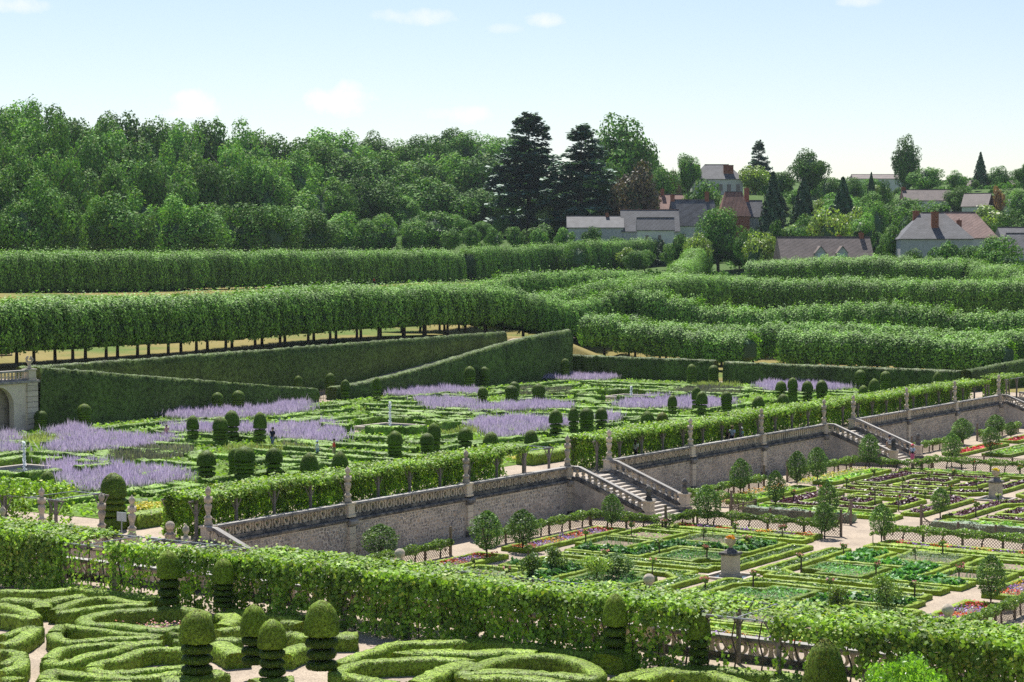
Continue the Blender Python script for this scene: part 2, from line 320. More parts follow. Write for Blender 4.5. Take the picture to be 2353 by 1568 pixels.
class MB:
    """collects simple solids into one mesh; coordinates relative to origin o"""
    def __init__(s, o=(0, 0, 0)): s.v = []; s.f = []; s.o = o; s.m = []; s.mi = 0
    def add(s, vs, fs):
        k = len(s.v); s.v += [(a - s.o[0], b - s.o[1], c - s.o[2]) for a, b, c in vs]
        s.f += [tuple(i + k for i in f) for f in fs]; s.m += [s.mi] * len(fs); return s
    def box(s, x0, y0, z0, x1, y1, z1):
        return s.add([(x0, y0, z0), (x1, y0, z0), (x1, y1, z0), (x0, y1, z0), (x0, y0, z1), (x1, y0, z1), (x1, y1, z1), (x0, y1, z1)],
                     [(0, 3, 2, 1), (4, 5, 6, 7), (0, 1, 5, 4), (1, 2, 6, 5), (2, 3, 7, 6), (3, 0, 4, 7)])
    def cbox(s, c, hx, hy, hz, b=0.):
        """box with a small chamfer on its upper edge and sides"""
        x, y, z = c
        if not b: return s.box(x - hx, y - hy, z - hz, x + hx, y + hy, z + hz)
        vs = []
        for zz, d in ((z - hz, b), (z - hz + b, 0), (z + hz - b, 0), (z + hz, b)):
            for sx, sy in ((-1, -1), (1, -1), (1, 1), (-1, 1)): vs.append((x + sx * (hx - d), y + sy * (hy - d), zz))
        fs = [(3, 2, 1, 0), (12, 13, 14, 15)]
        for k in range(3):
            for i in range(4): fs.append((4 * k + i, 4 * k + (i + 1) % 4, 4 * k + 4 + (i + 1) % 4, 4 * k + 4 + i))
        return s.add(vs, fs)
    def bar(s, p, q, w, h=None):
        """rectangular bar from p to q"""
        h = h or w; p = Vector(p); q = Vector(q); d = (q - p).normalized()
        a = d.cross(Vector((0, 0, 1)));
        if a.length < 1e-3: a = Vector((1, 0, 0))
        a.normalize(); b = a.cross(d); vs = []
        for e in (p, q):
            for sx, sy in ((-1, -1), (1, -1), (1, 1), (-1, 1)): vs.append(tuple(e + a * (sx * w / 2) + b * (sy * h / 2)))
        return s.add(vs, [(0, 1, 2, 3), (7, 6, 5, 4), (0, 4, 5, 1), (1, 5, 6, 2), (2, 6, 7, 3), (3, 7, 4, 0)])
    def tube(s, path, rad, n=6, caps=True):
        path = [Vector(p) for p in path]; m = len(path); vs = []; fs = []
        if not hasattr(rad, '__len__'): rad = [rad] * m
        for i, p in enumerate(path):
            d = (path[min(i + 1, m - 1)] - path[max(i - 1, 0)]).normalized()
            a = d.cross(Vector((0, 0, 1)))
            if a.length < .05: a = d.cross(Vector((1, 0, 0)))
            a.normalize(); b = d.cross(a)
            for k in range(n):
                t = 2 * math.pi * k / n; vs.append(tuple(p + (a * math.cos(t) + b * math.sin(t)) * rad[i]))
        for i in range(m - 1):
            for k in range(n): fs.append((i * n + k, i * n + (k + 1) % n, i * n + n + (k + 1) % n, i * n + n + k))
        if caps: fs += [tuple(range(n))[::-1], tuple(range((m - 1) * n, m * n))]
        return s.add(vs, fs)
    def lathe(s, prof, c=(0, 0, 0), n=12, sq=False):
        vs = []; fs = []; m = len(prof)
        for r, z in prof:
            for k in range(n):
                t = 2 * math.pi * (k + (.5 if sq else 0)) / n; q = r * (math.sqrt(2) if sq else 1)
                vs.append((c[0] + q * math.cos(t), c[1] + q * math.sin(t), c[2] + z))
        for i in range(m - 1):
            for k in range(n): fs.append((i * n + k, i * n + (k + 1) % n, i * n + n + (k + 1) % n, i * n + n + k))
        fs += [tuple(range(n))[::-1], tuple(range((m - 1) * n, m * n))]
        return s.add(vs, fs)
    def prism(s, poly, axis, a, b):
        """extrude a polygon given in the plane normal to axis ('x','y','z') from a to b"""
        def P3(u, v, t): return {'x': (t, u, v), 'y': (u, t, v), 'z': (u, v, t)}[axis]
        n = len(poly); vs = [P3(u, v, a) for u, v in poly] + [P3(u, v, b) for u, v in poly]
        return s.add(vs, [tuple(range(n)), tuple(range(2 * n - 1, n - 1, -1))] + [(i, i + n, (i + 1) % n + n, (i + 1) % n) for i in range(n)])
    def ringplate(s, outer, inner, axis, a, b):
        """plate with a hole, both loops same count"""
        def P3(u, v, t): return {'x': (t, u, v), 'y': (u, t, v), 'z': (u, v, t)}[axis]
        n = len(outer); vs = [P3(u, v, a) for u, v in outer] + [P3(u, v, a) for u, v in inner] + [P3(u, v, b) for u, v in outer] + [P3(u, v, b) for u, v in inner]
        fs = []
        for i in range(n):
            j = (i + 1) % n
            fs += [(i, j, n + j, n + i), (2 * n + j, 2 * n + i, 3 * n + i, 3 * n + j), (j, i, 2 * n + i, 2 * n + j), (n + i, n + j, 3 * n + j, 3 * n + i)]
        return s.add(vs, fs)
    def me(s, name, mats, smooth=False):
        me = bpy.data.meshes.new(name); me.from_pydata(s.v, [], s.f)
        for m in (mats if isinstance(mats, (list, tuple)) else [mats]): me.materials.append(MATS[m])
        if s.mi or any(s.m): me.polygons.foreach_set('material_index', s.m)
        if smooth: me.polygons.foreach_set('use_smooth', [True] * len(s.f))
        me.update(); return me
    def build(s, name, mats, parent=None, smooth=False, **k): return ob(name, s.me(name, mats, smooth), parent, **k)
def unit(a): return a / np.maximum(np.linalg.norm(a, axis=-1, keepdims=True), 1e-9)
def cards(P, size, Nn=None, bias=.6, asp=.7, var=.35, droop=0.):
    """one leaf-sized kite per point: V (4n,3), quads"""
    n = len(P); r = unit(RNG.normal(size=(n, 3)))
    nn = r if Nn is None else unit(Nn * bias + r * (1 - bias))
    a = unit(np.cross(nn, RNG.normal(size=(n, 3)))); 
    if droop: a = unit(a - np.array([0, 0, droop]))
    b = np.cross(nn, a)
    s = size * (1 + RNG.uniform(-var, var, (n, 1)))
    V = np.stack([P - a * s * .5, P + b * s * .5 * asp - a * s * .05, P + a * s * .5, P - b * s * .5 * asp - a * s * .05], 1).reshape(-1, 3)
    return V, np.arange(4 * n).reshape(n, 4)
def merge(parts):
    Vs = []; Fs = {}; k = 0
    for V, fl in parts:
        Vs.append(V)
        for f in (fl if isinstance(fl, list) else [fl]):
            f = np.asarray(f)
            if len(f): Fs.setdefault(f.shape[1], []).append(f + k)
        k += len(V)
    return np.concatenate(Vs), [np.concatenate(x) for x in Fs.values()]
def resample(path, ds, closed=False):
    p = np.array(path, float)
    if closed: p = np.vstack([p, p[:1]])
    out = []
    for i in range(len(p) - 1):
        n = max(1, int(round(np.linalg.norm(p[i + 1] - p[i]) / ds)))
        for k in range(n): out.append(p[i] + (p[i + 1] - p[i]) * k / n)
    if not closed: out.append(p[-1])
    return np.array(out)
def smoothpath(path, closed=False, k=5):
    p = np.array(path, float); n = len(p); out = []
    for i in range(n if closed else n - 1):
        if closed: a, b, c, d = p[i - 1], p[i], p[(i + 1) % n], p[(i + 2) % n]
        else: a, b, c, d = p[max(i - 1, 0)], p[i], p[i + 1], p[min(i + 2, n - 1)]
        for j in range(k):
            t = j / k
            out.append(.5 * ((2 * b) + (c - a) * t + (2 * a - 5 * b + 4 * c - d) * t * t + (3 * b - a - 3 * c + d) * t ** 3))
    if not closed: out.append(p[-1])
    return np.array(out)
PROF = np.array([(-.5, 0), (-.505, .45), (-.49, .86), (-.38, .985), (0, 1.02), (.38, .985), (.49, .86), (.505, .45), (.5, 0)])
def hedge_geo(path, w, h, z0=0., closed=False, ds=.4, jit=.03, card=.07, dens=70, smooth=False, ztop=None, bias=.74):
    """clipped hedge along a centre line: trimmed solid body plus a skin of small leaves. ztop: optional list of top heights along the path"""
    path = np.array(path, float)
    if smooth: path = smoothpath(path, closed)
    p3 = path if ztop is None else np.column_stack([path, ztop])
    q = resample(p3, ds, closed); zt = q[:, 2] if ztop is not None else np.full(len(q), z0 + h); p = q[:, :2]; m = len(p)
    if closed: nx, pv = np.roll(p, -1, 0), np.roll(p, 1, 0)
    else: nx = np.vstack([p[1:], p[-1:]]); pv = np.vstack([p[:1], p[:-1]])
    d1 = unit(p - pv); d2 = unit(nx - p)
    if not closed: d1[0] = d2[0]; d2[-1] = d1[-1]
    t = unit(d1 + d2); nrm = np.stack([-t[:, 1], t[:, 0]], 1); n1 = np.stack([-d1[:, 1], d1[:, 0]], 1)
    sc = 1 / np.clip((nrm * n1).sum(1), .6, 1)
    K = len(PROF)
    xy = p[:, None, :] + nrm[:, None, :] * (PROF[None, :, 0] * w)[..., None] * sc[:, None, None]
    z = z0 + (zt - z0)[:, None] * PROF[None, :, 1]
    V = np.concatenate([xy, z[..., None]], 2)
    J = RNG.normal(0, jit, V.shape); J[:, 0] = 0; J[:, -1] = 0; V = V + J
    idx = np.arange(m * K).reshape(m, K)
    a = idx if closed else idx[:-1]; b = np.roll(idx, -1, 0) if closed else idx[1:]
    Q = np.stack([a[:, :-1], b[:, :-1], b[:, 1:], a[:, 1:]], 2).reshape(-1, 4)
    parts = [(V.reshape(-1, 3), [Q])]
    if not closed:
        c = [(idx[0][None, ::-1]), (idx[-1][None, :])]
        parts[0][1].extend(c)
    area = m * ds * (w + 2 * h); n = int(area * dens)
    if n:
        i = RNG.integers(0, m if closed else m - 1, n); k = RNG.integers(0, K - 1, n); u = RNG.random((n, 1)); v = RNG.random((n, 1))
        i2 = (i + 1) % m
        Pp = (V[i, k] * (1 - u) + V[i2, k] * u) * (1 - v) + (V[i, k + 1] * (1 - u) + V[i2, k + 1] * u) * v
        e1 = V[i2, k] - V[i, k]; e2 = V[i, k + 1] - V[i, k]; Nn = unit(np.cross(e1, e2))
        cen = np.concatenate([p[i], ((z0 + zt[i]) / 2)[:, None]], 1); s = np.sign(((Pp - cen) * Nn).sum(1, keepdims=True)); Nn = Nn * np.where(s == 0, 1, s)
        parts.append(cards(Pp + Nn * card * .12, card, Nn, bias))
        if not closed:                                           # skin on the two ends
            ne = int(w * h * dens)
            for e, sg in ((0, -1), (m - 1, 1)):
                if ne < 2: continue
                uu = RNG.uniform(-.48, .48, ne); vv = RNG.uniform(0, 1, ne)
                Pe = np.stack([p[e, 0] + nrm[e, 0] * uu * w, p[e, 1] + nrm[e, 1] * uu * w, z0 + (zt[e] - z0) * vv], 1) + np.append(t[e] * sg * .02, 0)
                parts.append(cards(Pe, card, np.tile(np.append(t[e] * sg, 0), (ne, 1)), bias))
    return merge(parts)
def hedge(name, path, w, h, z0, mat, label, cat='hedge', group=None, parent=None, kind=None, **k):
    V, F = hedge_geo(path, w, h, z0, **k)
    c = V.mean(0); c[2] = z0
    me = fmesh(name, V - c, F, mat)
    return ob(name, me, parent, tuple(c), label=label, cat=cat, group=group, kind=kind)
def inpoly(pts, poly):
    x, y = pts[:, 0], pts[:, 1]; poly = np.array(poly); n = len(poly); r = np.zeros(len(pts), bool); j = n - 1
    for i in range(n):
        xi, yi = poly[i]; xj, yj = poly[j]
        c = ((yi > y) != (yj > y)) & (x < (xj - xi) * (y - yi) / (yj - yi + 1e-12) + xi); r ^= c; j = i
    return r
def polypts(poly, dens):
    poly = np.array(poly, float); a, b = poly.min(0), poly.max(0); n = int((b - a).prod() * dens) + 1
    p = RNG.uniform(a, b, (n, 2)); return p[inpoly(p, poly)]
def blob_points(n, rx, ry, rz, lobes=14, shell=.75, seed=None, floor=-1.):
    """points through an uneven crown: a set of overlapping lobes, most leaves near their skins"""
    g = RNG if seed is None else np.random.default_rng(seed)
    c = unit(g.normal(size=(lobes, 3))) * g.uniform(.35, .78, (lobes, 1)); c[:, 2] = np.maximum(c[:, 2], floor)
    rr = g.uniform(.26, .48, lobes); k = g.choice(lobes, n, p=rr ** 2 / (rr ** 2).sum())
    d = unit(g.normal(size=(n, 3))); q = c[k] + d * (rr[k] * (shell + (1 - shell) * g.random(n) ** .5))[:, None] * g.uniform(.72, 1.05, (n, 1))
    return q * np.array([rx, ry, rz]), unit(d + c[k] * .6)
# ground heights beyond the walled garden (survey points: x, y, z)
CTRL = np.array([(120,145,6.8),(160,145,7),(215,145,7.6),(284,160,8.1),(120,175,7.2),(200,175,7.8),(280,180,8.6),(190,240,12.2),(225,245,12.2),(285,245,12.4),(345,245,12.7),(365,246,13.4),(388,246,14.2),(410,246,14.9),(440,246,15.7),(469,245,16.3),(400,209,13.3),(350,195,10.8),
 (310,111,8.4),(310,150,8.4),(310,183,8.5),(335,140,9.2),(300,90,8.4),(225,120,2.4),(225,80,2.4),(225,55,2.4),(255,130,2.4),(255,90,2.4),(240,30,2.4),(240,60,2.4),(275,120,4.6),(275,80,4.6),(380,110,12),(380,150,12.2),(350,120,10.2),(350,80,10.2),
 (250,330,15),(300,335,15.5),(200,330,15),(150,330,15),(380,330,17.5),(250,420,27),(350,420,28),(150,420,27),(300,500,34),(450,420,31),(450,330,24.5),(405,160,16),(420,120,15.5),(490,280,24),(580,300,38),(560,200,27),(650,220,41),(700,150,39),(800,250,49),(900,400,54),
 (600,450,46),(1500,600,58),(1500,0,48),(900,100,45),(500,100,22),(450,190,19),(440,150,18),(0,600,40),(100,420,27),(-300,300,12),(800,-300,20),(500,-100,12),(300,-100,3),(2500,1000,60),(1000,2000,60),(400,700,46),(250,620,42)], float)
def hgt(x, y):
    x = np.asarray(x, float); y = np.asarray(y, float)
    d2 = (x[..., None] - CTRL[:, 0]) ** 2 + (y[..., None] - CTRL[:, 1]) ** 2 + 60.
    wt = d2 ** -2.0
    return (wt * CTRL[:, 2]).sum(-1) / wt.sum(-1)
TOPI=[(124.6, 133.3, 1.8, 1.2, 's'), (128.8, 132.1, 2.17, 1.29, 's'), (153.8, 138.4, 1.57, 1.23, 's'), (153.4, 135.2, 1.9, 1.34, 's'), (122.6, 113.1, 2.35, 1.06, 'm'), (122.9, 110.3, 2.33, 1.29, 's'), (125.9, 111.7, 2.63, 1.32, 'm'), (125.0, 107.8, 2.71, 1.13, 'm'), (102.4, 93.2, 2.17, 1.36, 'm'), (104.1, 91.2, 2.42, 1.49, 's'), (105.1, 93.0, 2.12, 0.94, 's'), (107.0, 91.0, 2.1, 1.24, 'm'), (106.9, 87.7, 1.93, 1.43, 'd'), (110.3, 87.7, 1.74, 1.32, 'd'), (91.3, 97.1, 1.49, 1.19, 'd'), (81.3, 81.1, 3.22, 1.51, 's'), (183.4, 152.1, 1.37, 1.1, 's'), (186.6, 149.8, 1.61, 1.22, 's'), (169.0, 133.6, 2.26, 1.03, 'm'), (170.9, 130.7, 2.53, 1.03, 'm'), (194.8, 135.0, 2.49, 1.39, 's'), (195.7, 133.5, 2.44, 1.28, 'm'), (171.8, 117.4, 1.92, 1.1, 'm'), (178.0, 117.9, 1.73, 1.41, 's'), (180.1, 118.9, 1.99, 1.17, 's'), (176.0, 113.1, 2.2, 1.45, 's'), (120.3, 90.3, 2.34, 1.19, 's'), (123.9, 89.9, 1.93, 1.13, 's'), (126.6, 91.2, 2.46, 1.11, 'm'), (128.5, 89.5, 2.06, 1.24, 'm'), (128.6, 87.1, 1.81, 1.42, 'd'), (135.5, 87.8, 1.43, 1.21, 'd'), (144.5, 91.1, 2.41, 1.22, 'm'), (147.9, 91.4, 2.32, 0.98, 'm'), (149.8, 91.2, 2.21, 1.32, 's'), (151.5, 90.7, 2.12, 1.13, 'm'), (157.5, 89.4, 1.49, 1.36, 'd'), (158.9, 88.6, 1.34, 1.16, 'y'), (229.4, 143.1, 1.73, 1.26, 's'), (168.4, 92.8, 2.19, 0.95, 'm'), (211.9, 114.1, 2.61, 1.23, 's'), (217.2, 113.9, 2.26, 1.32, 's'), (175.4, 93.9, 2.56, 1.04, 'm'), (170.7, 90.8, 2.5, 1.16, 'm'), (176.5, 91.1, 2.17, 1.16, 's'), (178.8, 88.7, 1.64, 1.37, 'd'), (194.1, 93.6, 2.2, 1.25, 'm'), (192.8, 91.6, 2.7, 1.11, 's'), (185.5, 89.2, 1.46, 1.35, 'd'), (193.7, 90.3, 2.34, 1.24, 'm'), (194.5, 89.0, 2.43, 1.27, 'm'), (216.9, 94.3, 2.31, 1.37, 's'), (207.2, 88.4, 1.95, 1.42, 'd'), (202.8, 87.8, 1.47, 1.23, 'd'), (218.5, 91.8, 2.15, 1.31, 's'), (224.4, 87.7, 1.89, 1.35, 'd')]
FTOPI=[(62.4, 59.0, 2.33, 1.02, 'm', 3), (63.2, 56.6, 2.08, 0.95, 'm', 4), (52.5, 48.3, 2.28, 1.27, 'm', 3), (54.9, 47.7, 2.18, 0.98, 'm', 3), (53.7, 45.8, 2.01, 1.03, 'm', 3), (55.5, 45.0, 2.51, 1.26, 'm', 3), (63.5, 37.4, 2.32, 0.94, 'm', 3), (64.0, 34.1, 1.86, 0.84, 'm', 3), (64.2, 29.1, 1.89, 1.62, 'd', 0)]
PEROV=[[(121.3, 128.8), (125.1, 128.5), (122.5, 121.9), (122.8, 119.0), (124.2, 116.9), (121.1, 114.2), (114.8, 112.2), (109.1, 114.4), (110.5, 117.6), (116.1, 121.7)], [(117.0, 130.2), (119.4, 131.7), (117.9, 128.8), (115.1, 125.6), (111.9, 124.5)], [(111.0, 123.5), (110.7, 120.7), (107.8, 117.4), (106.4, 118.4)], [(123.5, 130.9), (127.5, 131.7), (124.6, 127.9), (120.7, 127.2)], [(103.9, 110.3), (105.7, 108.5), (104.6, 105.3), (104.4, 102.0), (104.4, 98.4), (103.4, 95.6), (100.4, 93.4), (96.8, 93.3), (94.8, 93.3), (92.5, 93.8), (92.4, 95.4), (95.9, 101.0)], [(139.9, 132.6), (144.2, 135.9), (150.8, 136.3), (151.5, 131.6), (147.8, 125.5), (142.8, 125.0), (138.8, 128.0)], [(151.0, 130.7), (158.6, 133.7), (163.1, 134.4), (153.3, 125.5), (146.4, 124.3)], [(132.7, 125.4), (134.3, 121.5), (135.7, 119.3), (136.5, 116.8), (139.2, 115.6), (142.3, 113.7), (131.8, 104.1), (127.8, 101.7), (127.6, 104.4), (127.8, 107.7), (131.2, 112.6), (129.2, 116.9), (127.6, 120.6)], [(175.9, 133.5), (184.3, 136.4), (189.0, 135.5), (186.7, 128.2), (181.7, 124.8), (181.1, 129.1), (174.9, 128.7)], [(172.2, 126.7), (173.1, 121.4), (172.6, 118.2), (167.2, 115.0), (160.7, 116.0)], [(164.3, 114.1), (170.4, 113.9), (175.6, 111.7), (173.5, 107.4), (170.0, 105.4), (164.7, 108.3), (160.7, 110.9)], [(149.0, 103.5), (153.1, 104.8), (157.6, 102.7), (157.3, 100.0), (155.6, 96.6), (152.2, 94.5), (150.5, 95.7), (142.5, 92.9), (138.6, 92.6), (143.4, 98.2)], [(163.8, 98.0), (165.7, 98.3), (162.6, 95.1), (156.1, 92.8), (155.8, 93.4)], [(210.5, 135.9), (220.0, 138.7), (223.3, 137.3), (220.4, 131.0), (217.7, 127.7), (210.7, 126.3), (209.4, 130.9)], [(177.0, 104.0), (185.5, 106.5), (191.6, 105.5), (175.8, 96.8), (172.4, 100.8)], [(211.2, 105.3), (218.2, 107.2), (219.5, 104.2), (219.4, 100.3), (215.1, 94.5), (207.4, 94.8), (204.1, 99.7)], [(186.9, 102.4), (189.9, 102.0), (187.7, 97.3), (188.5, 96.1), (179.4, 93.0), (175.1, 96.0)]]
GREYL=[[(112.0, 112.1), (117.3, 113.0), (119.7, 110.4), (114.8, 105.8), (108.8, 104.8), (107.0, 107.4)], [(204.7, 112.6), (209.5, 110.2), (206.9, 104.5), (201.1, 102.0), (196.9, 108.3)], [(194.7, 127.8), (196.9, 122.1), (188.4, 116.8), (185.3, 121.6)], [(125.2, 105.6), (125.7, 103.6), (123.3, 101.6), (122.3, 103.1)]]
PART=[(0.75, [(60.9, 67.9), (61.3, 67.2), (61.8, 66.3), (62.7, 65.8), (63.3, 65.6), (63.3, 64.4), (63.4, 63.5), (63.4, 62.3), (63.4, 61.1), (63.3, 60.3)]), (0.95, [(59.6, 66.1), (59.7, 65.5), (59.9, 64.7), (60.0, 64.2), (60.7, 64.1), (61.4, 64.1), (62.1, 63.8)]), (0.9, [(59.9, 64.1), (58.9, 63.0)]), (0.8, [(58.5, 65.2), (58.3, 64.0), (57.8, 62.6), (57.1, 61.6)]), (0.6, [(56.8, 63.3), (56.9, 62.4), (56.9, 61.3)]), (0.6, [(53.6, 59.7), (54.3, 59.8), (55.1, 60.1), (55.7, 60.2)]), (0.8, [(52.4, 58.4), (53.1, 58.4), (54.4, 59.1), (55.6, 59.9)]), (0.7, [(51.5, 57.4), (51.7, 56.9), (51.3, 56.1), (50.2, 55.6), (50.0, 55.7)]), (0.7, [(48.9, 54.5), (49.4, 54.5), (50.1, 54.8), (50.9, 55.6)]), (0.8, [(48.0, 53.5), (48.3, 53.3), (48.3, 52.9)]), (0.7, [(58.8, 62.1), (59.7, 62.6), (61.0, 63.0), (62.0, 62.9), (62.3, 62.2), (62.0, 60.9), (62.2, 60.0)]), (0.7, [(58.5, 61.8), (58.9, 61.5), (59.8, 61.4), (60.6, 61.1), (61.3, 60.7), (62.1, 60.0)]), (0.8, [(57.9, 59.5), (58.7, 59.9), (59.8, 59.9), (60.6, 59.5), (61.4, 58.8), (62.0, 58.2), (62.1, 57.6), (61.8, 56.6), (60.9, 55.7), (59.6, 55.1), (58.6, 55.1), (58.0, 55.6), (57.9, 56.9), (57.8, 57.9), (57.4, 58.6), (57.8, 59.4)]), (0.6, [(55.4, 58.6), (56.5, 59.3), (56.6, 58.4), (56.7, 57.2), (56.7, 56.1), (56.9, 55.2), (56.9, 54.3)]), (0.7, [(55.2, 58.4), (54.4, 57.3), (54.4, 56.5), (55.0, 56.1), (55.8, 55.6), (56.5, 54.8), (56.9, 54.3)]), (0.65, [(51.5, 54.8), (52.9, 55.7), (53.8, 55.6), (54.7, 55.1), (55.3, 54.4), (56.2, 53.5)]), (0.7, [(51.3, 54.6), (51.1, 53.9), (51.8, 53.8), (52.8, 54.0), (53.8, 53.9), (54.7, 54.1), (55.5, 53.9), (56.1, 53.5)]), (0.7, [(51.3, 52.3), (52.0, 52.7), (52.9, 52.6), (53.7, 52.8), (54.5, 53.0), (55.1, 52.8), (55.5, 52.2), (55.6, 51.4), (55.2, 50.9)]), (0.7, [(51.2, 52.2), (50.9, 51.6), (51.2, 50.9), (52.0, 50.4), (53.0, 49.8), (53.3, 49.6)]), (0.75, [(48.8, 52.1), (50.0, 53.0), (50.2, 52.0), (50.5, 50.3), (51.1, 49.6), (52.2, 49.1), (52.5, 49.0)]), (0.7, [(48.8, 52.1), (48.8, 51.1), (49.5, 49.9), (50.2, 49.3)]), (1.2, [(51.1, 48.7), (51.7, 48.2), (52.6, 48.0), (53.3, 47.8)]), (1.0, [(62.2, 55.7), (61.5, 54.6), (60.1, 53.9)]), (0.7, [(63.0, 56.1), (63.2, 55.3), (63.3, 54.6)]), (0.7, [(63.2, 54.2), (63.2, 53.1), (63.3, 52.2)]), (0.6, [(56.9, 54.9), (57.1, 54.4)]), (0.6, [(56.0, 53.9), (56.2, 53.5)]), (0.6, [(57.6, 54.4), (57.8, 54.0)]), (0.6, [(56.6, 53.3), (57.0, 52.8)]), (0.7, [(59.1, 53.3), (59.6, 53.2), (60.2, 53.0)]), (0.7, [(57.8, 52.1), (58.1, 51.5), (58.3, 51.2)]), (1.1, [(57.3, 51.7), (56.7, 50.5), (56.1, 49.5)]), (0.8, [(62.1, 52.5), (62.3, 52.0), (62.2, 51.5)]), (0.8, [(60.3, 50.7), (60.3, 50.2), (60.1, 49.3)]), (1.0, [(58.9, 48.5), (57.9, 48.4), (56.9, 48.1)]), (1.2, [(52.6, 45.7), (53.3, 45.4), (53.8, 44.9)]), (1.3, [(60.9, 49.0), (61.6, 48.1)]), (0.75, [(56.8, 45.3), (58.1, 45.5), (59.5, 45.6), (60.7, 45.8), (61.6, 45.2), (62.2, 44.4), (63.1, 43.8), (63.6, 43.2), (63.5, 42.8), (63.4, 41.6), (63.5, 40.1), (63.6, 38.7), (63.8, 38.0)]), (1.0, [(59.4, 44.4), (60.0, 44.3), (60.4, 43.7), (60.9, 42.9), (61.4, 42.0), (62.2, 41.4), (62.6, 40.3)]), (0.75, [(55.5, 44.3), (56.9, 44.7), (57.8, 44.5), (58.7, 43.7), (59.5, 42.8), (59.8, 41.8), (59.7, 41.4)]), (1.0, [(59.6, 41.4), (58.4, 41.4), (57.4, 41.3), (55.8, 40.9)]), (0.8, [(55.4, 44.3), (55.3, 43.4), (55.2, 42.5), (55.1, 41.4)]), (0.85, [(58.1, 40.4), (58.9, 40.6), (60.0, 40.8), (61.1, 40.6), (62.0, 40.1), (62.4, 39.2), (62.0, 38.1), (61.3, 37.1), (60.3, 36.3), (59.8, 36.3), (59.7, 37.2), (59.4, 38.4), (58.9, 39.5), (58.1, 40.4)]), (0.8, [(57.1, 39.9), (57.6, 39.7), (58.3, 38.8), (58.6, 37.6), (58.6, 36.5)]), (0.8, [(59.7, 35.1), (60.6, 35.3), (61.4, 35.2), (61.7, 34.9)]), (0.8, [(61.6, 35.3), (62.5, 34.7), (63.1, 34.3), (63.6, 33.6), (63.9, 32.6), (63.8, 31.7), (64.1, 31.0), (63.8, 29.8)]), (0.8, [(60.4, 34.6), (61.8, 34.6), (62.6, 34.0), (63.0, 33.1), (62.5, 32.2), (61.9, 31.1)]), (0.8, [(63.0, 30.7), (63.2, 30.1), (63.2, 29.5)])]
PEAR=[(98.3, 66.8, 2.9, 2.07), (102.2, 66.8, 2.54, 2.08), (112.6, 66.7, 2.01, 1.49), (93.6, 71.3, 1.96, 2.31), (117.0, 61.8, 1.75, 1.99), (116.9, 53.3, 2.38, 1.59), (117.0, 49.4, 2.43, 1.56), (97.8, 35.4, 2.78, 1.53), (134.3, 68.1, 2.87, 1.69), (128.7, 62.5, 2.76, 1.52), (142.1, 67.0, 2.89, 1.67), (146.2, 67.3, 2.87, 1.79), (117.2, 53.4, 2.26, 1.72), (157.3, 67.6, 3.07, 1.79), (163.2, 62.5, 3.0, 1.75), (174.5, 63.0, 2.45, 1.79), (182.2, 68.7, 2.27, 2.27), (130.0, 50.6, 1.94, 1.36), (192.1, 68.9, 1.97, 1.97), (191.6, 67.1, 1.3, 1.3)]
ROSE=[(104.0, 63.4, 1.38, 'p'), (99.1, 64.4, 0.92, 'p'), (92.5, 63.8, 1.02, 'g'), (99.9, 59.5, 0.81, 'p'), (91.1, 60.7, 0.5, 'p'), (92.9, 60.2, 1.05, 'g'), (94.7, 59.9, 0.64, 'g'), (109.0, 63.0, 1.28, 'p'), (113.5, 63.1, 0.98, 'p'), (104.1, 58.2, 1.13, 'o'), (95.8, 54.0, 1.41, 'p'), (103.3, 54.6, 1.17, 'P'), (110.5, 58.6, 1.04, 'g'), (114.5, 58.4, 0.97, 'g'), (109.0, 54.7, 1.05, 'p'), (93.7, 49.6, 1.02, 'P'), (96.2, 48.0, 1.21, 'p'), (114.6, 55.1, 1.05, 'P'), (101.8, 47.8, 1.52, 'p'), (96.7, 43.7, 1.07, 'p'), (102.7, 43.6, 1.21, 'P'), (114.6, 48.9, 1.14, 'g'), (109.8, 44.2, 1.1, 'g'), (109.7, 48.7, 0.85, 'p'), (103.3, 39.0, 1.35, 'P'), (113.0, 43.7, 1.17, 'g'), (96.8, 39.0, 1.32, 'g'), (130.9, 62.1, 1.21, 'r'), (141.0, 62.4, 1.11, 'r'), (135.7, 62.1, 1.12, 'p'), (131.7, 57.9, 1.08, 'w'), (150.0, 64.0, 0.8, 'g'), (142.0, 58.2, 1.4, 'w'), (147.7, 58.3, 1.24, 'g'), (152.2, 58.1, 1.05, 'g'), (137.9, 54.8, 0.96, 'w'), (141.6, 54.2, 1.03, 'r'), (131.8, 54.3, 1.21, 'r'), (134.4, 57.2, 1.67, 'w'), (148.0, 54.6, 0.92, 'r'), (158.8, 58.8, 1.15, 'r'), (156.4, 62.5, 1.2, 'g'), (139.3, 49.7, 0.95, 'w'), (131.8, 48.6, 1.22, 'r'), (132.0, 58.1, 1.04, 'w'), (159.0, 54.9, 0.86, 'r')]# ------------------------------------------------------------------ the ground
ZT = 2.5                                           # level of the upper terrace
xs = np.unique(np.concatenate([[-6000, -2500, -1000, -400, -150, -40, 40, 80], np.arange(100, 221, 10), [221.0, 222.2], np.arange(226, 480, 8), np.arange(490, 800, 20), [850, 950, 1100, 1400, 2000, 3500, 7000, 12000]]))
ys = np.unique(np.concatenate([[-12000, -5000, -2000, -900, -400, -200, -100, -40], np.arange(0, 140, 10), [140.4, 141.4], np.arange(146, 300, 8), np.arange(310, 640, 20), [700, 800, 1000, 1400, 2200, 4000, 8000, 12000]]))
GX, GY = np.meshgrid(xs, ys, indexing='ij'); GZ = hgt(GX, GY)
GZ += np.where((GX > 230) | (GY > 180), np.sin(GX * .11 + GY * .07) * .15 + np.sin(GX * .05 - GY * .09) * .2, 0)
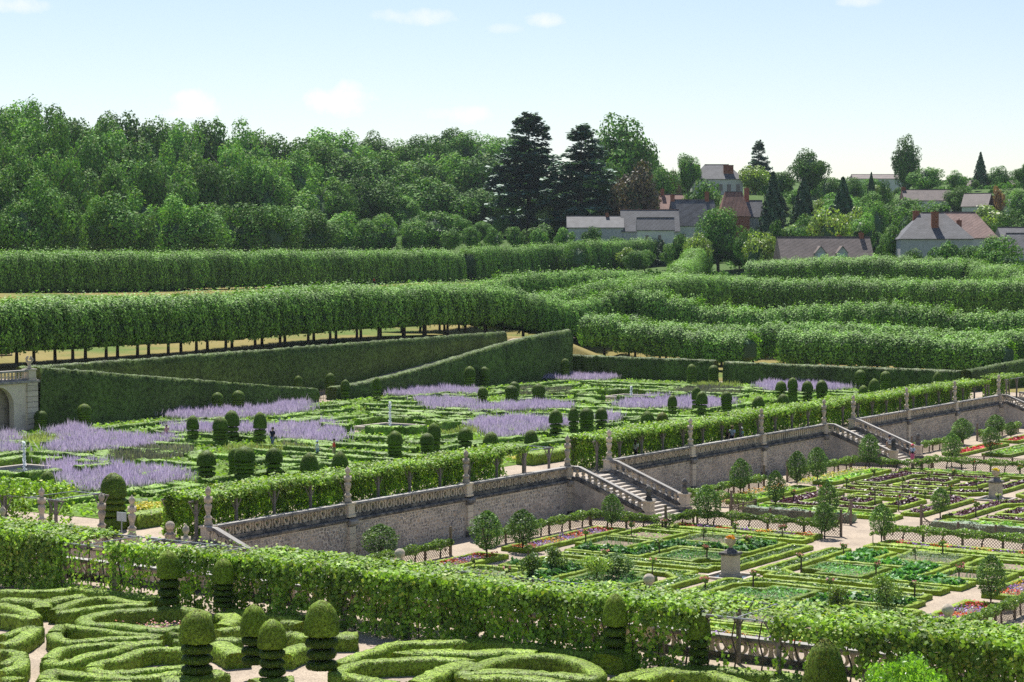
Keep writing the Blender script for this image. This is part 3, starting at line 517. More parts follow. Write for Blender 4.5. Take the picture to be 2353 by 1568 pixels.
GZ = np.where((GX <= 221.1) & (GY <= 140.6), -.6, GZ); GZ = np.where((GX < 60) & (GY < 141), -.6, GZ)
ii = np.arange(GX.size).reshape(GX.shape)
Q = np.stack([ii[:-1, :-1], ii[1:, :-1], ii[1:, 1:], ii[:-1, 1:]], 2).reshape(-1, 4)
ob('ground', fmesh('ground', np.stack([GX.ravel(), GY.ravel(), GZ.ravel()], 1), [Q], 'terrain_grass'), kind='structure')
def sheet(name, rects, z, mat, kind='structure', **k):
    m = MB()
    for x0, y0, x1, y1 in rects: m.add([(x0, y0, z), (x1, y0, z), (x1, y1, z), (x0, y1, z)], [(0, 1, 2, 3)])
    return m.build(name, mat, kind=kind, **k)
sheet('garden_path', [(68.1, -60, 222, 72.6), (68.1, 72.6, 74.7, 84)], 0, 'gravel')
sheet('terrace_path', [(-60, -60, 67.9, 141), (74.9, 73, 221.5, 135.2), (67.9, 84, 74.9, 135.2), (67.9, 135.2, 126, 141)], ZT, 'gravel')
sheet('flower_garden_ground', [(84, 81.2, 217.8, 134)], ZT + .02, 'bed_green')
sheet('parterre_ground', [(38, 20, 63.0, 70)], ZT + .004, 'gravel')
m = MB()                                           # the two ramps between the hedges, and the floor above the arch
m.add([(126, 135.3, 6.85), (126, 141.5, 6.85), (166.5, 141.5, ZT + .01), (166.5, 135.3, ZT + .01)], [(3, 2, 1, 0)])
m.add([(168.5, 135.3, ZT + .01), (168.5, 141.5, ZT + .01), (214, 141.5, 7.55), (214, 135.3, 7.55), (219.5, 141.5, 7.6), (219.5, 135.3, 7.6)], [(3, 2, 1, 0), (5, 4, 2, 3)])
m.add([(166.5, 134, ZT + .01), (166.5, 141.5, ZT + .01), (168.5, 141.5, ZT + .01), (168.5, 134, ZT + .01)], [(3, 2, 1, 0)])
m.add([(60, 135.3, 6.85), (60, 141.5, 6.85), (126, 141.5, 6.85), (126, 135.3, 6.85)], [(3, 2, 1, 0)])
m.build('ramp_path', 'gravel', kind='structure')
# ------------------------------------------------------------------ terrace wall with its balustrade
PIERS = [[80.1, 92.3, 104.6, 117.0], [122.7, 135.0, 147.3, 159.6], [165.9, 178.4, 191.0, 203.8]]
WY = 72.8; RAIL = 3.45
FINIAL = MB()
FINIAL.lathe([(.24, 0), (.24, .1), (.2, .14), (.2, .24), (.17, .3), (.23, .36), (.24, .42), (.17, .48), (.11, .56), (.13, .72), (.19, .92), (.215, 1.03), (.19, 1.13), (.1, 1.2), (.14, 1.24)], n=14)
FINIAL.box(-.16, -.16, 1.24, .16, .16, 1.56); FINIAL.lathe([(.12, 1.56), (.08, 1.64), (.1, 1.7), (.155, 1.78), (.17, 1.86), (.15, 1.95), (.1, 2.03), (.03, 2.1), (.01, 2.16)], n=12)
FINIAL = FINIAL.me('finial', 'limestone', True)
BALLF = MB(); BALLF.box(-.2, -.2, 0, .2, .2, .55); BALLF.box(-.25, -.25, .55, .25, .25, .63); BALLF.box(-.18, -.18, .63, .18, .18, 1.05); BALLF.box(-.22, -.22, 1.05, .22, .22, 1.12)
BALLF.lathe([(.2, 1.12), (.2, 1.2), (.1, 1.3), (.1, 1.42), (.16, 1.5), (.13, 1.56)] + [(.23 * math.sin(a), 1.78 - .23 * math.cos(a)) for a in np.linspace(.6, 3.1, 9)], n=14)
BALLF = BALLF.me('ball_finial', 'limestone', True)
PINE = MB(); PINE.lathe([(.26, 0), (.26, .08), (.2, .12), (.24, .2), (.14, .28), (.2, .36), (.22, .46), (.13, .56), (.19, .64), (.22, .76), (.18, .9), (.09, 1.0), (.02, 1.06)], n=12)
PINE = PINE.me('pine_cone_finial', 'limestone_dark', True)
def heart(s, n=28):
    t = np.linspace(0, 2 * math.pi, n, endpoint=False); x = 16 * np.sin(t) ** 3; z = 13 * np.cos(t) - 5 * np.cos(2 * t) - 2 * np.cos(3 * t) - np.cos(4 * t)
    return [(a / 17 * s, b / 15 * s) for a, b in zip(x, z)]
def vesica(a, b, n=24):
    t = np.linspace(0, 2 * math.pi, n, endpoint=False); return [(a * np.sign(math.cos(q)) * abs(math.cos(q)) ** .95, b * np.sign(math.sin(q)) * abs(math.sin(q)) ** 1.25) for q in t]
def circ(r, cx=0, cz=0, n=20): return [(cx + r * math.cos(q), cz + r * math.sin(q)) for q in np.linspace(0, 2 * math.pi, n, endpoint=False)]
def hourglass(w, h, n=7):
    z = np.linspace(0, h, 2 * n); r = [w * (.55 + .45 * abs(2 * q / h - 1) ** 1.5 + .18 * math.sin(q / h * math.pi * 4) ** 2) for q in z]
    return [(a, b) for a, b in zip(r, z)] + [(-a, b) for a, b in list(zip(r, z))[::-1]]
def unit_mesh(kind, ax='y', mat='limestone'):
    m = MB(); T2 = .075
    if kind == 'heart':
        m.ringplate([(a, .29 + b) for a, b in heart(.29)], [(a, .31 + b) for a, b in heart(.185)], ax, -T2, T2)
        for sx in (-1, 1): m.prism(circ(.075, sx * .11, .075, 10), ax, -T2 - .01, T2 + .01)
        m.box(*((.385, -T2, 0, .455, T2, .52) if ax == 'y' else (-T2, .385, 0, T2, .455, .52)))
    elif kind == 'oval':
        m.ringplate([(a, .26 + b) for a, b in vesica(.27, .27)], [(a, .26 + b) for a, b in vesica(.15, .185)], ax, -T2, T2)
        m.prism([(.42 + a, b) for a, b in hourglass(.1, .52)], ax, -T2, T2)
    elif kind == 'scale':
        m.ringplate(circ(.26, -.02, .27), circ(.19, -.02, .24), ax, -T2, T2); m.prism(circ(.09, -.1, .1, 12), ax, -T2, T2); m.prism(circ(.09, .08, .1, 12), ax, -T2, T2)
        m.box(*((-.03, -T2 - .01, .2, .03, T2 + .01, .52) if ax == 'y' else (-T2 - .01, -.03, .2, T2 + .01, .03, .52)))
        m.box(*((.385, -T2, 0, .44, T2, .52) if ax == 'y' else (-T2, .385, 0, T2, .44, .52)))
    else:
        m.prism([(-.21 + a, b) for a, b in hourglass(.13, .52)], ax, -T2, T2); m.prism([(.21 + a, b) for a, b in hourglass(.13, .52)], ax, -T2, T2)
    return m.me('pierced_panel', mat)
UNITS = {k: unit_mesh(k) for k in ('heart', 'oval', 'scale', 'vase')}; UNITX = {k: unit_mesh(k, 'x') for k in ('oval', 'vase')}
ORD = ['first', 'second', 'third', 'fourth', 'fifth']
def nth(k):
    k += 1; return ORD[k - 1] if k <= 5 else str(k) + ('th' if 10 < k % 100 < 14 else {1: 'st', 2: 'nd', 3: 'rd'}.get(k % 10, 'th'))
SECT = ['from the near corner to the middle stairs', 'between the middle stairs and the far stairs', 'beyond the far stairs at the right edge']
def pedestal(t, x, y, fin=FINIAL, z0=2.6, z1=RAIL, hw=.3, finial=True):
    m = MB((x, y, z0)); m.cbox((x, y, z0 + .08), hw + .05, hw + .05, .08, .02); m.box(x - hw, y - hw, z0 + .16, x + hw, y + hw, z1 - .1); m.cbox((x, y, z1 - .03), hw + .07, hw + .07, .07, .025)
    p = m.build('pedestal', 'limestone_block', t); p.location = Vector((x, y, z0)) - t.location
    if finial: f = ob('finial', fin, p, (0, 0, z1 + .04 - z0))
    return p
STYLE = [['heart', 'oval', 'scale'], ['scale', 'oval', 'vase'], ['vase', 'oval', 'vase']]
stone_n = 0
def rubble(x0, x1, z0, z1):
    out = []; z = z0
    while z < z1 - .08:
        hh = min(RNG.uniform(.13, .24), z1 - z); x = x0 + RNG.uniform(0, .15)
        while x < x1 - .1:
            ww = min(RNG.uniform(.14, .4), x1 - x)
            out.append((x + ww / 2, min(z1 - .1, max(z0 + .1, z + hh / 2 + RNG.uniform(-.06, .06))), ww * RNG.uniform(.36, .48), hh * RNG.uniform(.36, .54))); x += ww
        z += hh
    return out
def stone_verts(w, h, n=7, d=.022):
    a = np.sort(RNG.uniform(0, 2 * math.pi, n) * .3 + np.linspace(0, 2 * math.pi, n, endpoint=False) * 1.0)
    a = np.linspace(0, 2 * math.pi, n, endpoint=False) + RNG.uniform(-.25, .25, n)
    r = RNG.uniform(.82, 1.08, n); c = np.cos(a); s = np.sin(a); pw = np.maximum(abs(c), abs(s)) ** .6
    u = c / pw * r * w; v = s / pw * r * h; dd = d * RNG.uniform(.5, 1.3)
    V = [(p, 0., q) for p, q in zip(u, v)] + [(p * .8, -dd, q * .78) for p, q in zip(u, v)]
    F = [tuple(range(n, 2 * n))] + [(i, (i + 1) % n, (i + 1) % n + n, i + n) for i in range(n)]
    return V, [f if k == 0 else f for k, f in enumerate(F)]
STONES = []
for k in range(14):
    V, F = stone_verts(.15, .1); m = MB(); m.add(V, F); STONES.append(m.me('rubble_stone', 'rubble_stone'))
for si, px in enumerate(PIERS):
    xa, xb = px[0], px[-1]
    wl = thing('terrace_wall', (xa, WY, 0), 'long rubble stone retaining wall ' + SECT[si], 'wall', 'terrace walls')
    m = MB((xa, WY, 0)); m.box(xa - .2, WY - .18, -.5, xb + .2, WY + .6, 2.32); m.build('mortar_core', 'rubble_mortar', wl)
    m = MB((xa, WY, 0)); m.prism([(WY - .2, 2.3), (WY - .32, 2.36), (WY - .36, 2.45), (WY - .32, 2.53), (WY + .62, 2.545), (WY + .62, 2.3)], 'x', xa - .25, xb + .25); m.build('coping', 'limestone_dark', wl)
    for p in px:                                   # ashlar pilasters, block on block
        z = 0.; hs = [.34, .42, .46, .4, .44]
        for q, hh in enumerate(hs):
            m = MB((xa, WY, 0)); o = .03 * (q % 2); m.cbox((p + .02, WY - .24, z + hh / 2), .29 + (.05 if q == 0 else 0), .12 + (.05 if q == 0 else 0), hh / 2 - .006, .015)
            m.build('ashlar_block', 'limestone_block' if q else 'limestone_dark', wl); z += hh
        m = MB((xa, WY, 0)); m.prism([(WY - .3, 2.06), (WY - .5, 2.2), (WY - .52, 2.36), (WY - .48, 2.44), (WY - .3, 2.46)], 'x', p - .34, p + .38); m.build('pilaster_cap', 'coping', wl)
    rest = []
    for b in range(3):
        for (cx, cz, hw, hh) in rubble(px[b] + .36, px[b + 1] - .3, .02, 2.28):
            if si == 0 and b < 2 and stone_n < 300 and px[b] + 1 < cx:
                st = ob('rubble_stone', STONES[stone_n % 14], wl, (cx - xa, -.18, cz)); st.scale = (hw / .15, 1, hh / .1); stone_n += 1
            else:
                V, F = stone_verts(hw, hh, 6); rest.append((np.array(V) + (cx - xa, -.18, cz), [np.array([F[0]]), np.array(F[1:])]))
    V, F = merge(rest); ob('rubble_stones', fmesh('rubble_stones', V, F, 'rubble_stone'), wl, kind='stuff')
    bl = thing('balustrade', (xa, WY, 2.55), 'pierced limestone balustrade with tall turned finials, ' + SECT[si], 'balustrade', 'terrace balustrades')
    for p in px: pedestal(bl, p, WY)
    for b in range(3):
        a0, a1 = px[b] + .3, px[b + 1] - .3
        m = MB((xa, WY, 2.55)); m.box(a0, WY - .17, 2.55, a1, WY + .17, 2.74); m.build('plinth', 'limestone_dark', bl)
        m = MB((xa, WY, 2.55)); m.prism([(WY - .19, 3.26), (WY - .22, 3.34), (WY - .18, 3.43), (WY + .18, 3.45), (WY + .22, 3.34), (WY + .19, 3.26)], 'x', a0, a1); m.build('rail', 'coping', bl)
        n = 14; du = (a1 - a0) / n
        for k in range(n): ob('pierced_panel', UNITS[STYLE[si][b]], bl, (a0 + du * (k + .5) - xa - .02, 0, .19), sc=(du / .84, 1, 1))
# ------------------------------------------------------------------ stairs from the terrace down to the vegetable garden
BAL = MB(); BAL.lathe([(.12, 0), (.12, .06), (.08, .1), (.1, .16), (.135, .26), (.13, .34), (.075, .43), (.07, .47), (.11, .52), (.125, .58), (.09, .66), (.08, .7), (.12, .74), (.12, .8)], n=10)
BAL = BAL.me('baluster', 'limestone', True)
def stairs(x0, x1, label, which, style='bal'):
    yt, yb = WY - .3, 66.3; n = 15; dy = (yt - yb) / n; dz = 2.5 / n
    t = thing('garden_stairs', ((x0 + x1) / 2, yb, 0), label, 'stairs', 'stairs from terrace to vegetable garden')
    o = tuple(t.location)
    for k in range(n):
        m = MB(o); z = 2.5 - dz * (k); y = yt - dy * k
        m.cbox(((x0 + x1) / 2, y - dy / 2 - .03, z / 2 - .003), (x1 - x0) / 2 - .32, dy / 2 + .03, z / 2, .015); m.build('step', 'step_stone', t)
    for sx, x in ((-1, x0), (1, x1)):
        m = MB(o); m.prism([(WY - .3, -.3), (WY - .3, 2.52), (WY - .8, 2.5), (66.7, .5), (66.5, .45), (66.5, -.3)], 'x', x - .24, x + .24); m.build('string_wall', 'rubble_mortar', t)
        m = MB(o); m.prism([(WY - .3, 2.5), (WY - .3, 2.72), (WY - .85, 2.72), (66.6, .72), (66.6, .46), (WY - .85, 2.44)], 'x', x - .3, x + .3); m.build('string_coping', 'limestone_dark', t)
        m = MB(o); m.prism([(WY - .3, 3.27), (WY - .3, 3.46), (WY - .85, 3.44), (66.8, 1.44), (66.8, 1.24), (WY - .85, 3.25)], 'x', x - .19, x + .19); m.build('hand_rail', 'coping', t)
        if style == 'bal':
            for k in range(11):
                y = WY - .62 - k * .5; z = 2.7 - max(0, (WY - .85 - y)) * (2.0 / 5.35)
                b = ob('baluster', BAL, t, (x - o[0], y - o[1], z - .12), sc=(1.15, 1.15, .82))
        else:
            for k in range(7):
                y = WY - .75 - k * .78; z = 2.7 - max(0, (WY - .85 - y)) * (2.0 / 5.35)
                ob('pierced_panel', UNITX['oval'], t, (x - o[0], y - o[1], z - .03), sc=(1, .95, 1.05))
        m = MB(o); m.cbox((x, 66.45, .22), .42, .42, .25, .03); m.build('pedestal_base', 'limestone_dark', t)
        p = pedestal(t, x, 66.45, PINE, .47, 1.42, .3)
    return t
stairs(117.3, 122.4, 'stone stairs with turned balusters, middle flight from terrace to vegetable garden', 0)
stairs(160.0, 165.5, 'stone stairs with two visitors on them, far flight to the vegetable garden', 1)
stairs(75.2, 79.8, 'stone stairs with pierced oval balustrade at the near corner of the terrace', 2, 'oval')
stairs(204.3, 209.5, 'stone stairs with pierced oval balustrade at the right edge', 3, 'oval')
m = MB(); 
for x0, x1 in ((117.2, 122.5), (159.8, 165.7), (204, 222), (74.7, 80)): m.box(x0, WY - .28, -.5, x1, WY + .5, 2.488)
m.build('stair_head_wall', 'rubble_mortar', label='plain rubble retaining wall behind the heads of the garden stairs', cat='wall')
# ------------------------------------------------------------------ near terrace wall and balustrade along the pergola in front
NX = 68.0; NP = [13.8, 26.1, 38.5, 50.8, 63.2, 75.5, 84]
nb = thing('near_balustrade', (NX, 26, 2.55), 'pierced oval stone balustrade behind the vine pergola in the foreground', 'balustrade')
m = MB((NX, 26, 2.55)); m.box(NX - .3, 0, -.4, NX + .2, 84, 2.47); m.build('wall', 'rubble_mortar', nb)
m = MB((NX, 26, 2.55)); m.box(NX - .34, 0, 2.47, NX + .34, 84, 2.56); m.build('coping', 'limestone_dark', nb)
for y in NP[:-1]: pedestal(nb, NX, y, BALLF if y < 60 else FINIAL)
for a0, a1 in zip(NP[:-1], NP[1:]):
    a0 += .3; a1 -= .3; m = MB((NX, 26, 2.55)); m.box(NX - .17, a0, 2.56, NX + .17, a1, 2.74); m.build('plinth', 'limestone_dark', nb)
    m = MB((NX, 26, 2.55)); m.prism([(NX - .19, 3.26), (NX - .22, 3.34), (NX - .18, 3.43), (NX + .18, 3.45), (NX + .22, 3.34), (NX + .19, 3.26)], 'y', a0, a1); m.build('rail', 'coping', nb)
    n = max(1, int((a1 - a0) / .84)); du = (a1 - a0) / n
    for k in range(n): ob('pierced_panel', UNITX['oval' if a1 < 62 else 'vase'], nb, (0, a0 + du * (k + .5) - 26, .19), sc=(1, du / .84, 1))
# sunken passage beside the corner stairs
sb = thing('passage_balustrade', (74.8, 74, 2.55), 'stone balustrade with three tall finials left of the near corner stairs', 'balustrade')
m = MB((74.8, 74, 2.55)); m.box(74.7, 73.2, -.4, 75.1, 84, 2.5); m.box(67.9, 84, -.4, 75.1, 84.4, 2.5); m.build('wall', 'rubble_mortar', sb)
m = MB((74.8, 74, 2.55)); m.box(74.62, 73.3, 2.5, 75.0, 84, 2.74); m.build('plinth', 'limestone_dark', sb)
m = MB((74.8, 74, 2.55)); m.box(74.6, 73.3, 3.26, 75.02, 84, 3.45); m.build('rail', 'coping', sb)
for y in (73.3, 75.5, 80.0): pedestal(sb, 74.8, y)
for k in range(9): ob('pierced_panel', UNITX['oval'], sb, (0, .4 + k * .9, .19))
bp = thing('ball_post', (78.6, 74.2, ZT), 'short stone post with a ball on top beside the pergola end', 'post')
m = MB(); m.lathe([(.2, 0), (.2, .5), (.24, .56), (.13, .66), (.12, .74), (.18, .8)], n=4, sq=True); m.build('base', 'limestone', bp)
m = MB(); m.lathe([(.26 * math.sin(a), 1.02 - .26 * math.cos(a)) for a in np.linspace(.3, 3.1, 10)], n=16); m.build('ball', 'limestone', bp, True)
# ------------------------------------------------------------------ arched garden wall at the left edge
aw = thing('arched_wall', (118, 135, ZT), 'pale limestone garden wall with round-headed niche and balustrade at left edge', 'wall'); o = tuple(aw.location)
m = MB(o); n = 14; cx, rr = 120.9, 1.75
arc = [(cx - rr * math.cos(a), 4.75 + rr * math.sin(a)) for a in np.linspace(0, math.pi, n)]
m.prism([(90, ZT - .3), (cx - rr, ZT - .3)] + arc + [(cx + rr, ZT - .3), (125.4, ZT - .3), (125.4, 6.75), (90, 6.75)], 'y', 134.6, 135.2); m.build('facing', 'limestone_block', aw)
m = MB(o); m.box(90, 135.9, ZT - .3, 125.4, 136.2, 6.7); m.build('niche_back', 'limestone', aw)
for k in range(9):
    m = MB(o); m.cbox((124.75, 134.55, ZT + .25 + k * .5), .62, .14, .24, .02); m.build('quoin', 'limestone_block', aw)
m = MB(o); m.cbox((107.7, 134.9, 6.85), 17.9, .55, .12, .03); m.build('cornice', 'coping', aw)
m = MB(o); m.box(90, 134.7, 6.97, 124.4, 135.1, 7.12); m.box(90, 134.65, 7.72, 124.4, 135.15, 7.9); m.build('rail', 'coping', aw)
for k in range(30): ob('baluster', BAL, aw, (124 - k * .42 - o[0], 134.9 - o[1], 7.1 - o[2]), sc=(1, 1, .8))
p = pedestal(aw, 124.8, 134.9, finial=False, z0=6.97, z1=7.95, hw=.42)
m = MB(); m.lathe([(.2, 0), (.2, .15), (.15, .2), (.17, .5), (.3, .62), (.34, .72)], n=14); f = m.build('urn', 'limestone', p, True); f.location = (0, 0, 1.0)
m = MB()
for k in range(26):
    a, b = RNG.uniform(0, 6.28), RNG.uniform(0, 1); r = .3 * math.sqrt(1 - b * b * .8); m.lathe([(.03, -.06), (.11, 0), (.03, .07)], (r * math.cos(a), r * math.sin(a), 1.75 + .38 * b), 6)
m.build('carved_fruit', 'limestone', p, True)
# ------------------------------------------------------------------ vegetable garden: box-edged beds
def up_leaves(poly, dens, size, hgt_, mat, label, cat, name, z0=.02, asp=.55, up=.7, tilt=.5, group=None, rows=None):
    """leafy planting filling a bed: broad leaves rising from rows of crowns"""
    p = polypts(poly, dens)
    if not len(p): return
    if rows: p[:, 0] = np.round(p[:, 0] / rows) * rows + RNG.normal(0, .06, len(p)); p = p[inpoly(p, poly)]
    n = len(p); z = RNG.uniform(.15, 1, n) * hgt_ * (.75 + .25 * np.sin(p[:, 0] * 3.1 + 1) * np.sin(p[:, 1] * 2.7))
    P = np.column_stack([p, z0 + z]); Nn = unit(np.column_stack([RNG.normal(0, tilt, n), RNG.normal(0, tilt, n), np.ones(n)]))
    V, F = cards(P, size, Nn, up, asp, .4)
    c = np.append(p.mean(0), 0.); V = V - c
    return ob(name, fmesh(name, V, [F], mat), None, tuple(c), label=label, cat=cat, group=group, kind='stuff')
def spikes(poly, dens, h, wd, mat, label, cat, name, z0=.02, lean=.25, hv=.35, group=None, kind='stuff', clump=0.):
    p = polypts(poly, dens)
    if clump:
        p = p + RNG.normal(0, .5, p.shape) * (RNG.random((len(p), 1)) < .5); gp = np.sin(p[:, 0] * 1.9 + 2 * np.sin(p[:, 1] * .9)) * np.sin(p[:, 1] * 2.3 + 1.5 * np.cos(p[:, 0] * .8)); p = p[(gp > -.62 + RNG.normal(0, .2, len(p)))]
    n = len(p)
    if n < 2: return
    a = RNG.uniform(0, 6.28, n); hh = h * (1 + RNG.uniform(-hv, hv, n)) * (.85 + .15 * np.sin(p[:, 0] * 1.3) * np.cos(p[:, 1] * 1.1))
    if clump: hh = hh * (1 - clump * (.5 + .5 * np.sin(p[:, 0] * 4.3 + np.sin(p[:, 1] * 2.1)) * np.sin(p[:, 1] * 4.9 + np.cos(p[:, 0] * 1.7))))
    d = np.column_stack([np.cos(a), np.sin(a), np.zeros(n)]) * wd / 2
    B = np.column_stack([p, np.full(n, z0)]); ln = RNG.normal(0, lean, (n, 2)) * hh[:, None]
    T = B + np.column_stack([ln, hh]); M = B * .45 + T * .55
    V = np.stack([B - d * .3, M - d, T, M + d], 1).reshape(-1, 3); F = np.arange(4 * n).reshape(n, 4)
    c = np.append(p.mean(0), z0); return ob(name, fmesh(name, V - c, [F], mat), None, tuple(c), label=label, cat=cat, group=group, kind=kind)
HH, HW = .28, .32
def ring(poly, label, group, w=HW, h=HH, mat='box_bright', z0=0., soil=True):
    """box edging round a bed, with the bed's soil inside it"""
    poly = np.array(poly, float); c = poly.mean(0)
    # pull the centre line half a hedge inwards
    n = len(poly); nx = np.roll(poly, -1, 0); pv = np.roll(poly, 1, 0); d1 = unit(poly - pv); d2 = unit(nx - poly)
    area = .5 * np.sum(poly[:, 0] * nx[:, 1] - nx[:, 0] * poly[:, 1]); sg = 1 if area > 0 else -1
    n1 = np.stack([-d1[:, 1], d1[:, 0]], 1) * sg; n2 = np.stack([-d2[:, 1], d2[:, 0]], 1) * sg
    mt = unit(n1 + n2); mt = mt / np.clip((mt * n1).sum(1, keepdims=True), .5, 1)
    ins = poly + mt * w / 2
    V, F = hedge_geo(ins, w, h, z0, closed=True, ds=.45, jit=.018, card=.075, dens=75)
    k = np.append(poly.mean(0), z0); o = ob('box_edging', fmesh('box_edging', V - k, F, mat), None, tuple(k), label=label, cat='hedge', group=group)
    if soil:
        sp = poly + mt * w * .5; m = MB(tuple(k)); m.add([(a, b, z0 + .05) for a, b in sp], [tuple(range(n)) if sg > 0 else tuple(range(n))[::-1]]); m.build('bed_soil', 'soil', o)
    return poly + mt * w
C1 = (99.3, 50.95)
def Q(c, qx, qy, pts): return [(c[0] + qx * a, c[1] + qy * b) for a, b in pts]
def rect(a, b, c, d): return [(a, b), (c, b), (c, d), (a, d)]
QN = {(1, 1): 'by middle stairs', (-1, 1): 'by corner stairs', (1, -1): 'far right', (-1, -1): 'near right'}
G1 = 'box edged beds round the stone urn'
for (qx, qy), where in QN.items():
    def bed(pts, veg, what):
        lab = 'box edging round %s, urn square, %s' % (what, where)
        return ring(Q(C1, qx, qy, pts), lab, G1)
    def lab(t): return '%s in the urn square, %s' % (t, where)
    # cross arms of celery
    L = [(.55, 1.75), (1.6, 1.75), (1.6, .55), (12.2, .55), (12.2, 2.0), (3.1, 2.0), (2.0, 3.1), (2.0, 12.2), (.55, 12.2)]
    p = bed(L, 'celery', 'a long bent strip of low green leaves')
    up_leaves(p, 130, .16, .36, 'celery_leaf', lab('low dark green celery filling a bent strip'), 'vegetables', 'celery_planting')
    # square of carrots, notched towards the urn
    p = bed([(3.7, 2.6), (6.8, 2.6), (6.8, 6.8), (2.6, 6.8), (2.6, 3.9), (3.7, 3.9)], 'carrot', 'a square of feathery green tops')
    up_leaves(p, 130, .17, .42, 'carrot_leaf', lab('feathery pale green carrot tops filling a square'), 'vegetables', 'carrot_planting', asp=.35, tilt=.8)
    # stepped band of chard
    p = bed([(12.6, 2.5), (12.6, 4.8), (9.4, 4.8), (9.4, 9.4), (4.8, 9.4), (4.8, 12.6), (2.5, 12.6), (2.5, 7.3), (7.3, 7.3), (7.3, 2.5)], 'chard', 'a stepped band of glossy leaves')
    up_leaves(p, 75, .36, .58, 'chard_leaf', lab('glossy dark green chard filling a stepped band'), 'vegetables', 'chard_planting', asp=.6, tilt=.7, rows=.62)
    # leeks
    p = bed(rect(5.3, 9.8, 8.9, 13.6), 'leek', 'a square of thin leeks')
    spikes(p, 14, .42, .05, 'leek_leaf', lab('thin grey green leeks in a square bed'), 'vegetables', 'leek_planting', z0=.05)
    # grey fern under net
    p = bed(rect(9.8, 5.2, 13.5, 9.2), 'asparagus', 'a square of grey green fern')
    up_leaves(p, 130, .15, .5, 'fern_grey', lab('grey green feathery fern in a square'), 'vegetables', 'fern_planting', asp=.25, tilt=.9)
    p = bed(rect(9.4, 9.8, 13.4, 13.6), 'strawberry', 'a square of thin pale plants')
    up_leaves(p, 16, .16, .22, 'lettuce_leaf', lab('sparse pale lettuces in a square'), 'vegetables', 'lettuce_planting')
    # border strips inside the espaliers
    p = bed(rect(13.8, 2.0, 15.4, 13.6), 'lettuce', 'a narrow border of lettuces'); up_leaves(p, 40, .22, .28, 'lettuce_leaf', lab('bright lettuces in a narrow border'), 'vegetables', 'lettuce_row', rows=.5)
    for pts, nm in ((rect(15.6, 2.2, 17.2, 12.6), 'a flower border along the cross alley'), (rect(1.2, 14.2, 12.6, 16.4), 'a flower border beside the espalier')):
        p = bed(pts, 'flower', nm); P2 = np.array(p); a, b = P2.min(0), P2.max(0); ax = 0 if b[0] - a[0] > b[1] - a[1] else 1
        nseg = 7
        for k in range(nseg):
            lo, hi = a.copy(), b.copy(); lo[ax] = a[ax] + (b - a)[ax] * k / nseg; hi[ax] = a[ax] + (b - a)[ax] * (k + 1) / nseg
            mt = ['flower_red', 'flower_purple', 'flower_orange', 'flower_purple', 'flower_red', 'flower_purple', 'flower_crimson'][k]
            o = up_leaves([(lo[0], lo[1]), (hi[0], lo[1]), (hi[0], hi[1]), (lo[0], hi[1])], 60, .11, .38, mt, None, None, 'blossom_block', z0=.1, asp=.8)
            if k == 0: root = o; tag(o, 'red and purple bedding in %s, %s' % (nm, where), 'flowers')
            else: o.parent = root; o.location = Vector(o.location) - Vector(root.location)
        g = up_leaves(p, 45, .13, .26, 'celery_leaf', None, None, 'flower_foliage'); g.parent = root; g.location = Vector(g.location) - Vector(root.location)
# second square: purple beet
C2 = (142.2, 50.95)
G2 = 'box edged beds of the purple beet square'
QN2 = {(1, 1): 'by far stairs', (-1, 1): 'by middle stairs', (1, -1): 'far side', (-1, -1): 'near side'}
for (qx, qy), where in QN2.items():
    for i, pts in enumerate(([(2.4, .7), (12.6, .7), (12.6, 2.3), (4.2, 2.3), (2.3, 4.2), (2.3, 12.6), (.7, 12.6), (.7, 2.4)], [(5.0, 3.4), (9.6, 3.4), (9.6, 5.2), (5.2, 5.2), (5.2, 9.6), (3.4, 9.6), (3.4, 5.0)],
             rect(6.3, 6.3, 9.4, 9.4), [(10.6, 3.4), (12.8, 3.4), (12.8, 12.8), (3.4, 12.8), (3.4, 10.6), (10.6, 10.6)])):
        what = ['an angled strip', 'a small angle', 'a little square', 'a large angle'][i]
        p = ring(Q(C2, qx, qy, pts), 'clipped box edging round %s of purple beet, %s' % (what, where), G2)
        up_leaves(p, 80, .26, .42, 'beet_leaf', 'dark purple beet leaves filling %s, %s' % (what, where), 'vegetables', 'beet_planting', rows=.45, tilt=.6)
    for j, pts in enumerate((rect(13.8, 1.6, 15.6, 13.4), rect(1.6, 13.8, 13.4, 15.6))):
        side = ['along the cross alley', 'beside the terrace wall'][j]
        p = ring(Q(C2, qx, qy, pts), 'box edging of the lettuce border %s, beet square, %s' % (side, where), G2)
        up_leaves(p, 34, .34, .4, 'lettuce_leaf', 'bright green lettuces %s, beet square, %s' % (side, where), 'vegetables', 'lettuce_row', rows=.6)
    up_leaves(Q(C2, qx, qy, rect(1.5, 15.9, 13, 17.2)), 40, .16, .42, 'flower_orange' if qx < 0 else 'flower_yellow', 'marigolds before the espalier of the beet square, %s' % where, 'flowers', 'marigold_planting')
    up_leaves(Q(C2, qx, qy, rect(1.5, 15.9, 13, 17.2)), 50, .16, .32, 'carrot_leaf', 'green leaves under the marigolds, beet square, %s' % where, 'flowers', 'marigold_foliage')
C3 = (185.0, 50.95)
